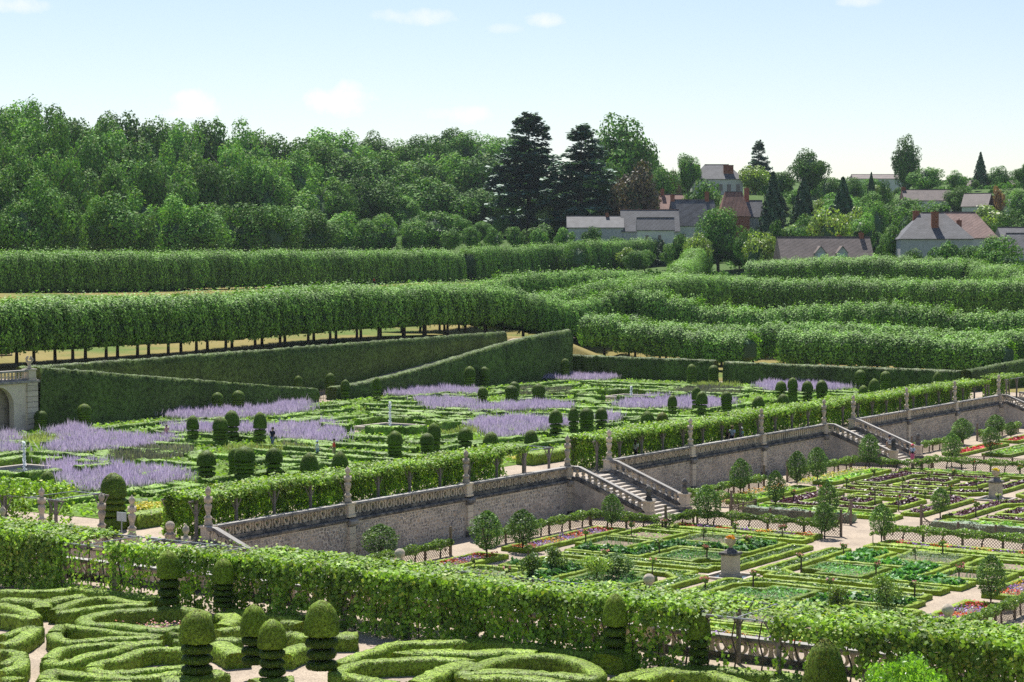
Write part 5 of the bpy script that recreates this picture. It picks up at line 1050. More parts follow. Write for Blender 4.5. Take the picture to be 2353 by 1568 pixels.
for (x, y, z, h, wd, k) in TOPI2:
    lm = landmark(x, y); side = 'left of' if (x * math.sin(HEAD) - y * math.cos(HEAD)) < (lambda q: q[1] * math.sin(HEAD) - q[2] * math.cos(HEAD))(next(a for a in LAND if a[0] == lm)) else 'right of'
    base = '%s %s %s' % (KN[k], side, lm); seen[base] = seen.get(base, 0) + 1
    near = 'by the pergola' if y < 95 else ('in the sage' if y < 125 else 'at the back')
    lab = base + ', ' + near if seen[base] == 1 else '%s, %s, %s' % (base, near, ORD[min(4, seen[base] - 1)])
    topiary(x, y, z, h, wd, k, lab, 'yew topiary of the flower garden')
FL = ['in front of the pergola, left of the pair at the corner stairs', 'in front of the pergola, right of the pair at the corner stairs', 'with a broad gold-tipped dome in the left parterre', 'half hidden behind its neighbour in the left parterre', 'in front, with a rounded dome in the left parterre', 'tallest at the right end of the left parterre', 'on a square box block right of centre', 'with a red-tipped top beside the open pergola frame', 'huge plain dome at the lower right']
for (x, y, h, wd, k, n), lab in zip(FTOPI, FL):
    if k == 'd': x, y, h, wd = 60.5, 27.5, 2.75, 1.55
    topiary(x, y, ZT + (.58 if k == 'm' else 0), h + .03, wd, k, ('mushroom yew ' if k == 'm' else 'clipped yew, ') + lab, 'yew topiary of the foreground parterre', n or 3, True)
# ------------------------------------------------------------------ foreground box parterre
PB = []
for i, (wd, path) in enumerate(PART):
    p = np.array(path); closed = bool(np.allclose(p[0], p[-1], atol=.25)) and len(p) > 8
    V, F = hedge_geo(p[:-1] if closed else p, wd * .92, .6, ZT, closed=closed, ds=.22, jit=.016, card=.055, dens=330, smooth=len(p) > 2)
    PB.append((V, F, p))
SIDE = lambda p: ('left' if (p[:, 0].mean() * math.sin(HEAD) - p[:, 1].mean() * math.cos(HEAD)) < -9 else 'right')
for i, (V, F, p) in enumerate(PB):
    L = float(np.linalg.norm(p[1:] - p[:-1], axis=1).sum()); shp = 'ring-shaped' if np.allclose(p[0], p[-1], atol=.25) and len(p) > 8 else ('sweeping' if L > 7 else ('curved' if len(p) > 4 else 'short'))
    c = np.append(p.mean(0), ZT); near = min(zip(FTOPI, FL), key=lambda q: (q[0][0] - c[0]) ** 2 + (q[0][1] - c[1]) ** 2)[1]
    ob('parterre_hedge', fmesh('parterre_hedge', V - c, F, 'box_leaf'), None, tuple(c), label='%s box hedge, %s in the %s parterre, near the yew %s' % (shp, nth(i), SIDE(p), ' '.join(near.split()[:4])), cat='hedge', group='box hedges of the foreground parterre')
m = MB(); hedge('box_block', [(62.9, 37.4), (64.3, 37.4)], 1.3, .72, ZT, 'box_leaf', 'square dark box block under the mushroom yew right of centre', jit=.015, card=.05, dens=260, ds=.3)
for poly, mt, lab in (([(57.3, 55.4), (60.5, 55.8), (61, 57.5), (58.6, 59)], 'flower_pink', 'pink flowers inside the ring-shaped box hedge at left'), ([(50.6, 40.2), (52.2, 39.2), (52.6, 40.6)], 'flower_white', 'white flowers inside the pointed box hedge'), ([(60.6, 33.4), (61.6, 32.4), (62.4, 33.6), (61.4, 34.8)], 'flower_yellow', 'yellow marigolds inside the box ring at the lower right')):
    up_leaves(poly, 40, .1, .42, mt, lab, 'flowers', 'bedding_flowers', z0=ZT + .05, asp=.9); up_leaves(poly, 60, .12, .3, 'box_leaf', 'leaves under the ' + ' '.join(lab.split()[:-4]), 'flowers', 'bedding_foliage', z0=ZT + .02)
P, Nn = blob_points(7000, 1.7, 1.5, 1.2, 26, .7, 3); V, F = cards(P, .15, Nn, .35, .4, .4)
P, Nn = P * np.array((1.05, 1.05, 1.15)), Nn
t = thing('laurel_bush', (60.0, 24.4, ZT), 'large bright green leafy bush at the lower right corner', 'bush'); ob('foliage', fmesh('foliage', V, [F], 'bush_leaf'), t, (0, 0, 1.45), sc=(1.05, 1.05, 1.2)); ob('trunk', PEART, t, sc=(1.2, 1.2, .4))
# ------------------------------------------------------------------ flower garden: clouds of purple sage, low box pattern, fountains
for i, poly in enumerate(PEROV):
    c = np.array(poly).mean(0)
    spikes(poly, 95, .95, .06, 'sage_spire', '%s purple Russian sage %s' % (['broad drift of', 'hazy patch of', 'long drift of'][i % 3], ['near ', 'beside ', 'by '][i % 3] + landmark(*c)) + (', nearer the camera' if c[1] < 100 else (', at the back' if c[1] > 120 else '')), 'flowers', 'sage_drift', z0=ZT + .02, lean=.2, hv=.4, clump=.45)
    up_leaves(poly, 22, .28, .45, 'ground_leaf', 'grey leaves under the %s sage drift, near %s' % (nth(i), landmark(*c)), 'flowers', 'sage_foliage', z0=ZT + .02)
for i, poly in enumerate(GREYL):
    spikes(poly, 30, .55, .09, 'lavender_dry', 'faded grey lavender beside %s' % landmark(*np.array(poly).mean(0)), 'flowers', 'faded_lavender', z0=ZT + .02, lean=.25)
for i, poly in enumerate(([(113, 121), (119, 123), (120, 127.5), (116, 127)], [(118, 103), (124, 101), (124, 105.5), (119, 107)], [(140, 99), (146, 97), (147, 99.5), (141, 101.5)], [(207, 112), (213, 108), (216, 110), (213, 114)])):
    spikes(poly, 26, .6, .07, 'meadow_leaf', 'pale feathery grasses and white daisies near ' + landmark(*np.array(poly).mean(0)), 'flowers', 'pale_grasses', z0=ZT + .02, lean=.3)
up_leaves([(86.2, 84.0), (88.6, 83.2), (90.6, 85.2), (88.4, 86.4)], 60, .18, .25, 'flower_yellow', 'bright yellow flower bed behind the near end of the pergola', 'flowers', 'yellow_flowers', z0=ZT + .3)
up_leaves([(124.5, 82), (127.5, 81.8), (128, 83.4), (125, 83.6)], 50, .16, .3, 'flower_yellow', 'small yellow flower bed behind the middle stairs portal', 'flowers', 'yellow_flowers', z0=ZT + .2)
# lawn-like ground planting
n = 46000; p = np.column_stack([RNG.uniform(84, 217, n), RNG.uniform(81.5, 133.5, n)]); P = np.column_stack([p, ZT + .06 + RNG.random(n) * .16]); Nn = unit(np.column_stack([RNG.normal(0, .5, (n, 2)), np.ones(n)]))
V, F = cards(P, .34, Nn, .7, .6); c = np.array((150., 107., ZT)); ob('ground_planting', fmesh('ground_planting', V - c, [F], 'ground_leaf'), None, tuple(c), label='low green ground planting between the box hedges of the flower garden', cat='ground cover', kind='stuff')
FOUNT = [(98.6, 107.2), (142.2, 107.3), (187.4, 108.4)]
hid = 0
GB = 'low box hedges patterning the flower garden'
def lowhedge(path, w_=.75, h_=.5, lab='', closed=False):
    hedge('pattern_hedge', path, w_, h_, ZT, 'box_garden', lab, 'hedge', GB, closed=closed, ds=.8, jit=.05, card=.16, dens=26)
FN = ['left', 'middle', 'right']
g = np.random.default_rng(5)
for fi, (fx, fy) in enumerate(FOUNT):
    for s, nm in ((4.4, 'inner'), (9.5, 'second'), (15.5, 'third'), (20.2, 'outer')):
        cut = s * .22 if s < 12 else s * .12
        for q, (ux, uy) in enumerate(((1, 0), (0, 1), (-1, 0), (0, -1))):
            vx, vy = -uy, ux; path = []
            for sg in (-1, 1):
                pth = [(fx + ux * s + vx * sg * cut, fy + uy * s + vy * sg * cut), (fx + ux * s + vx * sg * s * .93, fy + uy * s + vy * sg * s * .93)]
                if any(not (84 < a < 217 and 81.6 < b < 133.6) for a, b in pth): continue
                lowhedge(pth, .9 if s < 5 else .8, .75 if s < 5 else .42, '%s box hedge square round the %s fountain, %s half, %s' % (nm, FN[fi], 'right' if sg < 0 else 'left', ['far side', 'left side', 'near side', 'right side'][q]))
    for k in range(46):
        x, y = fx + round(g.uniform(-20, 20) / 2.6) * 2.6, fy + round(g.uniform(-25, 25) / 2.4) * 2.4
        if not (85 < x < 216 and 82.5 < y < 133) or max(abs(x - fx), abs(y - fy)) < 6: continue
        L = g.choice([2.6, 4.0, 5.2]); d = [(1, 0), (0, 1), (.7, .7), (.7, -.7)][g.integers(0, 4)]; e = (-d[1], d[0]); pth = [(x, y), (x + d[0] * L, y + d[1] * L)]
        if g.random() < .55: pth.append((pth[1][0] + e[0] * L * .5, pth[1][1] + e[1] * L * .5))
        if any(not (84.5 < a < 217 and 82 < b < 133.4) for a, b in pth): continue
        lowhedge(pth, float(g.uniform(.7, 1.9)), float(g.uniform(.25, .45)), '%s %s low box hedge in the pattern round the %s fountain, %s' % (nth(k), 'angled' if len(pth) > 2 else 'straight', FN[fi], 'nearer the pergola' if y < 98 else ('beyond it' if y > 116 else 'beside it')))
    t = thing('fountain', (fx, fy, ZT), 'square stone basin with a single water jet, %s of the three fountains' % FN[fi], 'fountain', 'fountains of the flower garden')
    r = 2.35; m = MB()
    for a, b, c_, d in ((-r, -r, r, -r + .3), (-r, r - .3, r, r), (-r, -r + .3, -r + .3, r - .3), (r - .3, -r + .3, r, r - .3)): m.cbox(((a + c_) / 2, (b + d) / 2, .21), (c_ - a) / 2, (d - b) / 2, .21, .03)
    m.build('basin', 'step_stone', t); m = MB(); m.box(-r + .3, -r + .3, 0, r - .3, r - .3, .22); m.build('water', 'pool_water', t)
    hj = [2.1, 2.3, 1.2][fi]; nj = 520; z = RNG.random(nj) ** .7; rj = .05 + .16 * (1 - z) + .07 * (z > .75); a = RNG.uniform(0, 6.28, nj); P = np.column_stack([rj * np.cos(a) * RNG.random(nj), rj * np.sin(a) * RNG.random(nj), .25 + z * hj])
    V, F = cards(P, .085, None, 0, .6, .5); m = MB(); m.tube([(0, 0, .2), (0, 0, .2 + hj * .55), (0, 0, .2 + hj)], [.06, .05, .075], 6); V1 = np.array(m.v); V, F = merge([(V, F), (V1, [np.array([f for f in m.f if len(f) == 4])])]); ob('water_jet', fmesh('water_jet', V, F, 'spray'), t)
    m = MB(); m.box(-r - 1.3, -r - 1.3, .028, r + 1.3, r + 1.3, .035); m.build('gravel_apron', 'gravel', t)
# box hedge beside the pergola walk
for a, b, wh in ((82.0, 116.5, 'left of the middle stairs portal'), (123.5, 159, 'between the portals'), (166.5, 214, 'beyond the far portal')):
    hedge('walk_hedge', [(a, 80.6), (b, 80.6)], 1.5, .85, ZT, 'box_leaf', 'broad clipped box hedge behind the terrace pergola, ' + wh, jit=.03, card=.11, dens=70, ds=.5)
# ------------------------------------------------------------------ tall hornbeam hedges
def tall(path, ztop, wd, label, z0=ZT, **k):
    p = np.array(path, float); return hedge('hornbeam_hedge', p, wd, 1, z0, 'hornbeam_leaf', label, 'hedge', 'tall hornbeam hedges', ztop=ztop, ds=.55, jit=.045, card=.15, dens=55, **k)
tall([(125.9, 135.2), (138, 135.2), (152, 135.2), (165.8, 135.2)], [8.05, 6.75, 5.3, 3.9], 1.1, 'tall clipped hedge sloping down to the right from the arched wall')
tall([(168.6, 135.2), (173, 135.2), (180, 135.2), (187, 135.2), (194, 135.2), (200, 135.2), (207, 135.2), (213, 135.2), (217.5, 135.2)], [3.9, 4.15, 4.75, 5.55, 6.5, 7.3, 8.0, 8.45, 8.65], 1.5, 'tall clipped hedge with a swooping top rising to the right of the gap')
tall([(129, 140.8), (150, 140.8), (168, 140.8), (190, 140.8), (211, 140.8)], [7.7, 7.85, 8.05, 8.3, 8.5], 1.0, 'long dark clipped hedge on the upper terrace edge behind the ramps')
tall([(219.2, 136.2), (219.2, 125), (219.2, 114.6)], [5.35, 5.3, 5.25], 1.2, 'level clipped hedge at the end of the garden, left of the narrow opening')
tall([(219.2, 113.4), (219.2, 98), (219.2, 82.6)], [5.15, 5.0, 4.95], 1.2, 'level clipped hedge at the end of the garden, right of the narrow opening')
tall([(219.8, 82.4), (232, 82.2), (246, 82)], [4.95, 5.3, 5.6], 1.4, 'clipped hedge turning away at the right edge', ZT - .2)
tall([(246, 80.5), (246, 66)], [5.5, 5.4], 1.2, 'clipped hedge crossing behind the right edge', ZT - .2)
m = MB(); 
t = thing('iron_gate', (167.2, 135.6, ZT), 'narrow brown picket gate in the gap between the two tall hedges', 'gate'); 
for k in range(7): m.bar((-.85 + .28 * k, 0, 0), (-.85 + .28 * k, 0, 1.25), .04)
m.build('picket_row', 'trellis_wood', t); m = MB(); m.bar((-.9, .03, 1.0), (.9, .03, 1.0), .05); m.bar((-.9, .03, .25), (.9, .03, .25), .05); m.build('rails', 'trellis_wood', t)
# ------------------------------------------------------------------ pleached lime rows
LIMEC = []
for k in range(7):
    g = np.random.default_rng(200 + k); n = 5200
    # rounded block of foliage about 4.6 long (x), 4.6 deep (y), 4.2 tall
    X = g.uniform(-2.35, 2.35, n); th = np.radians(g.uniform(-42, 222, n)); c_, s_ = np.cos(th), np.sin(th)
    lump = 1 + .1 * np.sin(X * 2.2 + k * 1.3) * np.cos(th * 2 + k) + .07 * np.sin(X * 4.1 + th * 3 + k * 2)
    Y = -2.3 * np.sign(c_) * abs(c_) ** .62 * lump; Z = 2.05 + 2.1 * np.sign(s_) * abs(s_) ** .78 * lump
    dp = g.random(n) ** 2 * .35; P = np.column_stack([X, Y * (1 - dp), 2.05 + (Z - 2.05) * (1 - dp)]) + g.normal(0, .1, (n, 3))
    top = s_ > .55; spray = g.random(n) < .16; P[:, 2] += np.where(top & spray, g.uniform(0, .5, n), 0)
    Nn = np.column_stack([np.zeros(n), -c_, s_ + .15])
    V, F = cards(P, .24, unit(Nn), .72, .6, .45); LIMEC.append(fmesh('crown', V, [F], 'lime_leaf'))
LIMEB = MB(); LIMEB.cbox((0, 0, 2.0), 2.25, 1.6, 1.55, .7); LIMEB = LIMEB.me('inner_occluder', 'conifer_leaf')  # opaque dark block added inside the leaf shell to stop sun passing through
m = MB(); m.tube([(0, 0, -.3), (.04, .02, 1.0), (0, 0, 2.2)], [.21, .17, .15], 7); LT = m.me('trunk', 'bark')
def lime_row(a, b, label, sp=5.0, rows=1, off=4.4, hs=1., gaps=(), zoff=0., cz=.95):
    a, b = np.array(a, float), np.array(b, float); L = np.linalg.norm(b - a); d = (b - a) / L; nr = np.array([-d[1], d[0]]); n = int(L / sp); ang = math.atan2(d[1], d[0])
    for rw in range(rows):
        for k in range(n + 1):
            p = a + d * (k * sp + (sp * .5 if rw else 0)) + nr * off * rw
            if any(g0 <= k * sp <= g1 for g0, g1 in gaps): continue
            z = float(hgt(p[0], p[1])) + zoff; wh = 'nearer end' if k < n * .34 else ('middle' if k < n * .67 else 'farther end')
            t = thing('lime_tree', (p[0], p[1], z), 'pleached lime in the %s, %s, %s tree' % (label, ['front line', 'back line', 'rear line'][rw], nth(k)), 'tree', 'lime trees of the ' + label, ang + (math.pi if RNG.random() < .5 else 0), (1, 1, hs * RNG.uniform(.96, 1.05)))
            ob('trunk', LT, t, (RNG.uniform(-.3, .3), RNG.uniform(-.3, .3), 0)); c = ob('crown', LIMEC[RNG.integers(0, 7)], t, (0, 0, cz), sc=(1.2, 1.16, 1.28)); ob('inner_occluder', LIMEB, c)
lime_row((136, 151.5), (300, 156), 'long near row', rows=2, off=5.0, hs=1.05)
lime_row((228, 170), (300, 173), 'back of the near row', rows=1, hs=1.12)
lime_row((196, 245), (347, 245), 'upper left row', rows=2, off=5.4, hs=1.33, cz=-.45)
lime_row((355, 245), (470, 247), 'upper middle row', rows=1, hs=1.36, cz=-.4)
lime_row((308, 170), (425, 226), 'diagonal row climbing to the village', rows=1)
lime_row((311, 178), (311, 92), 'middle right row', rows=2, off=4.6, hs=1.1, cz=-.1)
lime_row((238, 142), (238, 117.5), 'front right row left of its gap', rows=1, hs=.86)
lime_row((238, 111.5), (238, 86), 'front right row right of its gap', rows=1, hs=.86)
lime_row((252, 146), (252, 74), 'second right row', rows=1, hs=.95)
lime_row((266, 150), (266, 78), 'third right row', rows=1, hs=1.2, cz=.5)
lime_row((366, 181), (366, 139), 'upper right row', rows=2, off=-4.6, hs=.95, cz=1.0)
lime_row((364, 135), (318, 106), 'right row closing the square', rows=1)
lime_row((256, 86), (300, 78), 'right edge row', rows=1)
# grassy bank steps and a small stair on the upper terrace
t = thing('bank_steps', (152, 168, float(hgt(152, 168))), 'narrow timber steps climbing the dry bank behind the limes', 'steps')
for k in range(7): m = MB(); m.cbox((0, k * .34, .08 + k * .2), .8, .17, .09, .02); m.build('step', 'wood_dark', t)
m = MB(); m.bar((.85, 0, .3), (.85, 2.3, 2.0), .07); m.bar((.85, 0, 0), (.85, 0, .4), .07); m.build('hand_rail', 'sign_white', t)
t = thing('bank_sign', (149.6, 166, float(hgt(149.6, 166))), 'small green sign left of the timber steps', 'sign'); m = MB(); m.bar((0, 0, 0), (0, 0, .8), .05); m.build('post', 'wood_dark', t); m = MB(); m.box(-.3, -.02, .6, .3, .02, .95); m.build('panel', 'sign_green', t)
# ------------------------------------------------------------------ woods and village trees
def crown_big(seed, n, shape, size, mat, lobes=22):
    g = np.random.default_rng(seed)
    if shape == 'oak': P, Nn = blob_points(n, 1, 1, 1, lobes, .8, seed)
    elif shape == 'tall':
        P, Nn = blob_points(n, .8, .8, 1, lobes, .8, seed)
    elif shape == 'cedar':
        nb = 130; zb = g.random(nb) ** .85; ab = g.uniform(0, 6.283, nb); lb = (1 - zb ** 2.4 * .82) * g.uniform(.65, 1.0, nb); k = g.choice(nb, n, p=lb / lb.sum()); u = g.random(n) ** .6
        wv = g.normal(0, .13, n) * lb[k]; r = lb[k] * u; P = np.column_stack([r * np.cos(ab[k]) - wv * np.sin(ab[k]), r * np.sin(ab[k]) + wv * np.cos(ab[k]), zb[k] * 2 - 1 + .12 * u - .16 * u * u * lb[k] + g.normal(0, .022, n)]); Nn = np.tile([0, 0, 1.], (n, 1))
    else:
        z = g.random(n) ** 1.2; a = g.uniform(0, 6.28, n); r = (1 - z) ** .8 * (.85 + .2 * np.sin(a * 6 + z * 22)) * np.sqrt(g.uniform(.45, 1, n)); P = np.column_stack([r * np.cos(a), r * np.sin(a), z * 2 - 1 - .12 * r]); Nn = unit(np.column_stack([np.cos(a), np.sin(a), np.full(n, .4)]))
    bias = .7 if shape == 'cedar' else .6
    return P, Nn, size, mat, bias
BIG = {}
def bigtree_mesh(key, seed, n, shape, mat, R0, H0, size):
    P, Nn, s, mt, bias = crown_big(seed, n, shape, size, mat); P = P * np.array([R0, R0, H0 / 2]); V, F = cards(P, size, unit(Nn / np.array([R0, R0, H0 / 2])), bias, .65, .45)
    BIG.setdefault(key, []).append((fmesh('crown', V, [F], mat), R0, H0))
for k in range(5): bigtree_mesh('oak', 300 + k, 8500, 'oak', 'oak_leaf', 6, 13, .48)
for k in range(6): bigtree_mesh('acacia', 320 + k, 9000, 'tall', 'acacia_leaf', 6, 17, .46)
for k in range(2): bigtree_mesh('cedar', 340 + k, 15000, 'cedar', 'cedar_leaf', 8, 20, .85)
for k in range(3): bigtree_mesh('conifer', 350 + k, 5200, 'cone', 'conifer_leaf', 4, 14, .6)
bigtree_mesh('copper', 360, 4600, 'oak', 'copper_leaf', 6, 12, .55)
for k in range(3): bigtree_mesh('pale', 370 + k, 4200, 'oak', 'pale_leaf', 5, 9, .5)
bigtree_mesh('rust', 380, 1600, 'oak', 'rust_leaf', 4, 6, .5)
for k in range(3): bigtree_mesh('ball', 390 + k, 3000, 'oak', 'oak_leaf', 3, 5.5, .4)
BT = MB(); BT.tube([(0, 0, -1), (.1, .05, 3), (-.1, .1, 7), (.05, 0, 12)], [.42, .34, .26, .12], 8)
for k in range(7):
    a = k * 2.4; z = 4.5 + k * .8; BT.tube([(0, 0, z), (1.6 * math.cos(a), 1.6 * math.sin(a), z + 1.6), (3.2 * math.cos(a), 3.2 * math.sin(a), z + 3.6)], [.17, .11, .04], 5)
BT = BT.me('trunk', 'bark_pale')
CORE = MB(); CORE.lathe([(.3, -.95), (.7, -.7), (.98, -.2), (.95, .25), (.7, .65), (.3, .9)], n=11); CORE.v = [tuple(c * random.uniform(.7, 1.15) for c in v) for v in CORE.v]; CORE = CORE.me('inner_occluder', 'conifer_leaf')  # dark blob added inside hollow crowns to block sun and darken leaf gaps
BTC = MB(); BTC.tube([(0, 0, -1), (0, 0, 7), (0, 0, 15)], [.4, .25, .05], 7); BTC = BTC.me('trunk', 'bark')
def place(px, D):
    """ground point seen in the photo's column px (of 2353) at distance D"""
    r = (px - 1176.5) / 4547. * D; c, s = math.cos(HEAD), math.sin(HEAD); return D * c + r * s, D * s - r * c
def ztop(py, D): return 18 + (593 - py) / 4547. * D
def bigtree(key, px, D, top, wpx, label, group, base=None, name=None):
    x, y = place(px, D); z = float(hgt(x, y)) if base is None else ztop(base, D); zt = ztop(top, D); wd = wpx / 4547. * D
    wd = min(wd, 1.25 * max(3., zt - z))
    me, R0, H0 = BIG[key][RNG.integers(0, len(BIG[key]))]; H = max(3., zt - z); low = .06
    t = thing(name or {'cedar': 'cedar_tree', 'conifer': 'conifer_tree', 'copper': 'copper_beech', 'ball': 'round_tree'}.get(key, 'broadleaf_tree'), (x, y, z), label, 'tree', group, RNG.uniform(0, 6))
    core = ob('inner_occluder', CORE, None, (0, 0, H * .46), sc=(wd * .26, wd * .26, H * .3)) if key in ('oak', 'acacia', 'pale', 'ball', 'copper') else None
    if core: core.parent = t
    ob('trunk', BTC if key in ('cedar', 'conifer') else BT, t, sc=(H / 16, H / 16, H / 16)); hc = H * (1 - low); ob('crown', me, t, (0, 0, H - hc / 2), sc=(wd / 2 / R0, wd / 2 / R0, hc / H0)); return t
SIL = [(-60, 232), (0, 222), (60, 236), (100, 226), (160, 242), (260, 258), (330, 250), (430, 272), (500, 264), (560, 258), (620, 276), (640, 292), (700, 294), (760, 278), (820, 292), (850, 298), (900, 314), (940, 324), (980, 306), (1060, 294), (1100, 302), (1150, 308), (1230, 320)]
sx_, sy_ = zip(*SIL)
WN = {'back': 'on the skyline', 'mid': 'in the middle of the wood', 'front': 'at the foot of the wood'}
WC = {}
def wood(tier, fD, x0, x1, step, dt, wpx, kinds):
    x = x0; k = 0
    while x < x1:
        top = np.interp(x, sx_, sy_) + dt + RNG.uniform(-10, 14) * (.4 if tier == 'back' else 1.6); kd = kinds[RNG.integers(0, len(kinds))]
        pos = 'far left' if x < 300 else ('left' if x < 620 else ('middle' if x < 930 else 'right part'))
        D = fD * 275 / (.552 - .000183 * (x - 1176.5)); key = (tier, kd); WC[key] = WC.get(key, -1) + 1
        bigtree(kd, x, D * RNG.uniform(.975, 1.025), top, wpx * RNG.uniform(.8, 1.25), '%s tree %s, %s of its kind from left' % ('feathery light green' if kd == 'acacia' else 'dense dark green', WN[tier], nth(WC[key])), 'trees of the wood'); x += step * RNG.uniform(.75, 1.25); k += 1
wood('back', 1.52, -70, 1250, 46, 2, 150, ['acacia', 'acacia', 'oak'])
wood('mid', 1.36, -60, 1240, 50, 50, 150, ['acacia', 'oak', 'acacia'])
wood('front', 1.22, -60, 1210, 52, 110, 150, ['acacia', 'oak'])
wood('front', 1.1, -60, 1200, 56, 185, 140, ['oak', 'acacia', 'oak'])
V0 = 'trees of the village'
for k, px in enumerate((1035, 1085, 1135, 1183, 1240, 1300, 1360, 1415)): bigtree('ball', px, 268 / (.552 - .000183 * (px - 1176.5)), 522 + (k % 3), 54, 'round clipped tree in the line before the wood, %s from the left' % (ORD + ['sixth', 'seventh', 'eighth'])[k], 'round clipped trees in a line', 578)
for a in (('cedar', 1215, 560, 272, 240, 'tall dark cedar, left of the pair on the skyline'), ('cedar', 1335, 545, 300, 230, 'broad dark cedar, right of the pair'), ('oak', 1430, 620, 268, 190, 'big round oak on the skyline right of the cedars'), ('copper', 1450, 540, 362, 135, 'brown copper beech above the barn roofs'), ('acacia', 1400, 545, 400, 90, 'green tree left of the copper beech'), ('oak', 1390, 600, 350, 110, 'green tree on the skyline behind the cedars'), ('pale', 1270, 545, 468, 90, 'pale flowering tree left of the grey barn'), ('ball', 1320, 600, 470, 80, 'silvery bush-like tree behind the grey barn'), ('acacia', 1580, 640, 346, 80, 'feathery tree on the skyline left of the manor'), ('copper', 1540, 610, 388, 48, 'small dark red tree left of the manor'), ('oak', 1520, 600, 380, 90, 'green tree between copper beech and manor'), ('oak', 1650, 475, 470, 118, 'rounded dark green tree before the red roofs'), ('ball', 1612, 560, 416, 105, 'round grey-green tree below the manor'), ('cedar', 1742, 700, 330, 78, 'flat-topped cedar on the skyline right of the manor'), ('oak', 1858, 640, 338, 100, 'leafy tree on the skyline right of centre'), ('pale', 1735, 640, 378, 80, 'pale green tree right of the manor'), ('oak', 1790, 640, 392, 80, 'green tree behind the dark firs'), ('conifer', 1775, 540, 398, 110, 'dark fir, first of the three above the dormer house'), ('conifer', 1845, 545, 408, 110, 'dark fir, second of the three above the dormer house'), ('conifer', 1935, 540, 410, 115, 'dark fir, third of the three above the dormer house'), ('conifer', 2000, 610, 398, 42, 'slim dark thuja right of the firs'), ('oak', 2030, 600, 412, 40, 'small dark tree right of the thuja'), ('pale', 1900, 440, 470, 112, 'pale yellow green round tree behind the dormer house'), ('pale', 1740, 430, 528, 90, 'yellowish shrub left of the dormer house'), ('ball', 1790, 460, 508, 55, 'bushy green tree above the dormer house roof'), ('oak', 1720, 455, 512, 70, 'dark green bush below the red roofs'), ('oak', 2080, 720, 314, 74, 'tall narrow tree standing above the right skyline'), ('oak', 2125, 700, 378, 92, 'broad tree right of the tall narrow one'), ('acacia', 2195, 700, 390, 90, 'green tree on the right skyline'), ('conifer', 2250, 720, 352, 56, 'dark tree rising at the right skyline'), ('oak', 2292, 720, 384, 70, 'dark tree next to it at the right skyline'), ('oak', 2350, 640, 372, 60, 'dark tree at the right edge'), ('acacia', 2340, 560, 430, 90, 'green tree at the right edge above the roofs'), ('acacia', 2010, 500, 452, 90, 'pale green willow left of the hipped house'), ('acacia', 2090, 500, 462, 120, 'spreading bright tree above the hipped house, left'), ('acacia', 2160, 520, 450, 130, 'spreading bright tree above the hipped house, middle'), ('pale', 2280, 520, 462, 120, 'bright tree right of the hipped house'), ('rust', 2297, 600, 414, 50, 'small rust brown tree at the right'), ('ball', 2057, 425, 520, 66, 'clipped round tree left of the hipped house'), ('ball', 2172, 392, 546, 96, 'green shrub before the hipped house'), ('oak', 2292, 385, 540, 135, 'big walnut tree before the house at the right edge'), ('pale', 1960, 520, 470, 80, 'green tree between firs and willow'), ('acacia', 2200, 620, 430, 110, 'green tree among the upper roofs'), ('oak', 1960, 660, 410, 70, 'dark green tree on the slope above the firs'), ('acacia', 1690, 560, 440, 60, 'green tree between the red roofs'), ('pale', 1600, 445, 530, 80, 'bright green shrub before the barn'), ('oak', 1480, 640, 352, 120, 'green tree on the skyline right of the big oak'), ('ball', 1560, 450, 540, 60, 'dark bush before the lean-to'), ('oak', 1445, 600, 420, 110, 'green tree behind the copper beech'), ('oak', 1310, 580, 420, 120, 'dark tree under the right cedar'), ('acacia', 1270, 600, 400, 110, 'light tree between the two cedars'), ('oak', 1560, 660, 392, 100, 'tree filling the slope left of the manor'), ('oak', 1770, 700, 400, 110, 'tree filling the slope behind the firs'), ('acacia', 1900, 700, 405, 120, 'light tree on the slope right of the firs'), ('oak', 2000, 740, 408, 110, 'dark tree on the slope below the tall narrow tree'), ('oak', 2150, 640, 428, 120, 'dark tree behind the long brown roof'), ('acacia', 2240, 650, 425, 110, 'light tree between the upper roofs'), ('oak', 2070, 560, 446, 110, 'dark tree left above the hipped house'), ('acacia', 1980, 470, 486, 100, 'light tree right behind the dormer house'), ('oak', 2110, 450, 480, 90, 'dark tree behind the hipped house chimney'), ('oak', 1840, 470, 488, 90, 'dark bushy tree above the dormers'), ('oak', 2330, 480, 478, 110, 'dark tree above the right edge roofs'), ('acacia', 2040, 440, 535, 70, 'small light tree left of the hipped house wall'), ('oak', 2110, 395, 568, 80, 'shrub before the hipped house wall'), ('oak', 2235, 392, 560, 90, 'shrub right of the hipped house wall')):
    bigtree(a[0], a[1], a[2], a[3], a[4], a[5], V0)
VSK = [(1240, 440), (1300, 420), (1400, 400), (1500, 430), (1580, 440), (1700, 470), (1760, 440), (1850, 430), (1950, 440), (2050, 440), (2150, 445), (2250, 440), (2400, 440)]
gv = np.random.default_rng(77); HB = [(1300, 1660, 440, 545), (1590, 1760, 375, 460), (1790, 2015, 540, 620), (2060, 2300, 485, 620), (1510, 1760, 435, 545), (2070, 2350, 410, 480), (2300, 2400, 515, 620)]
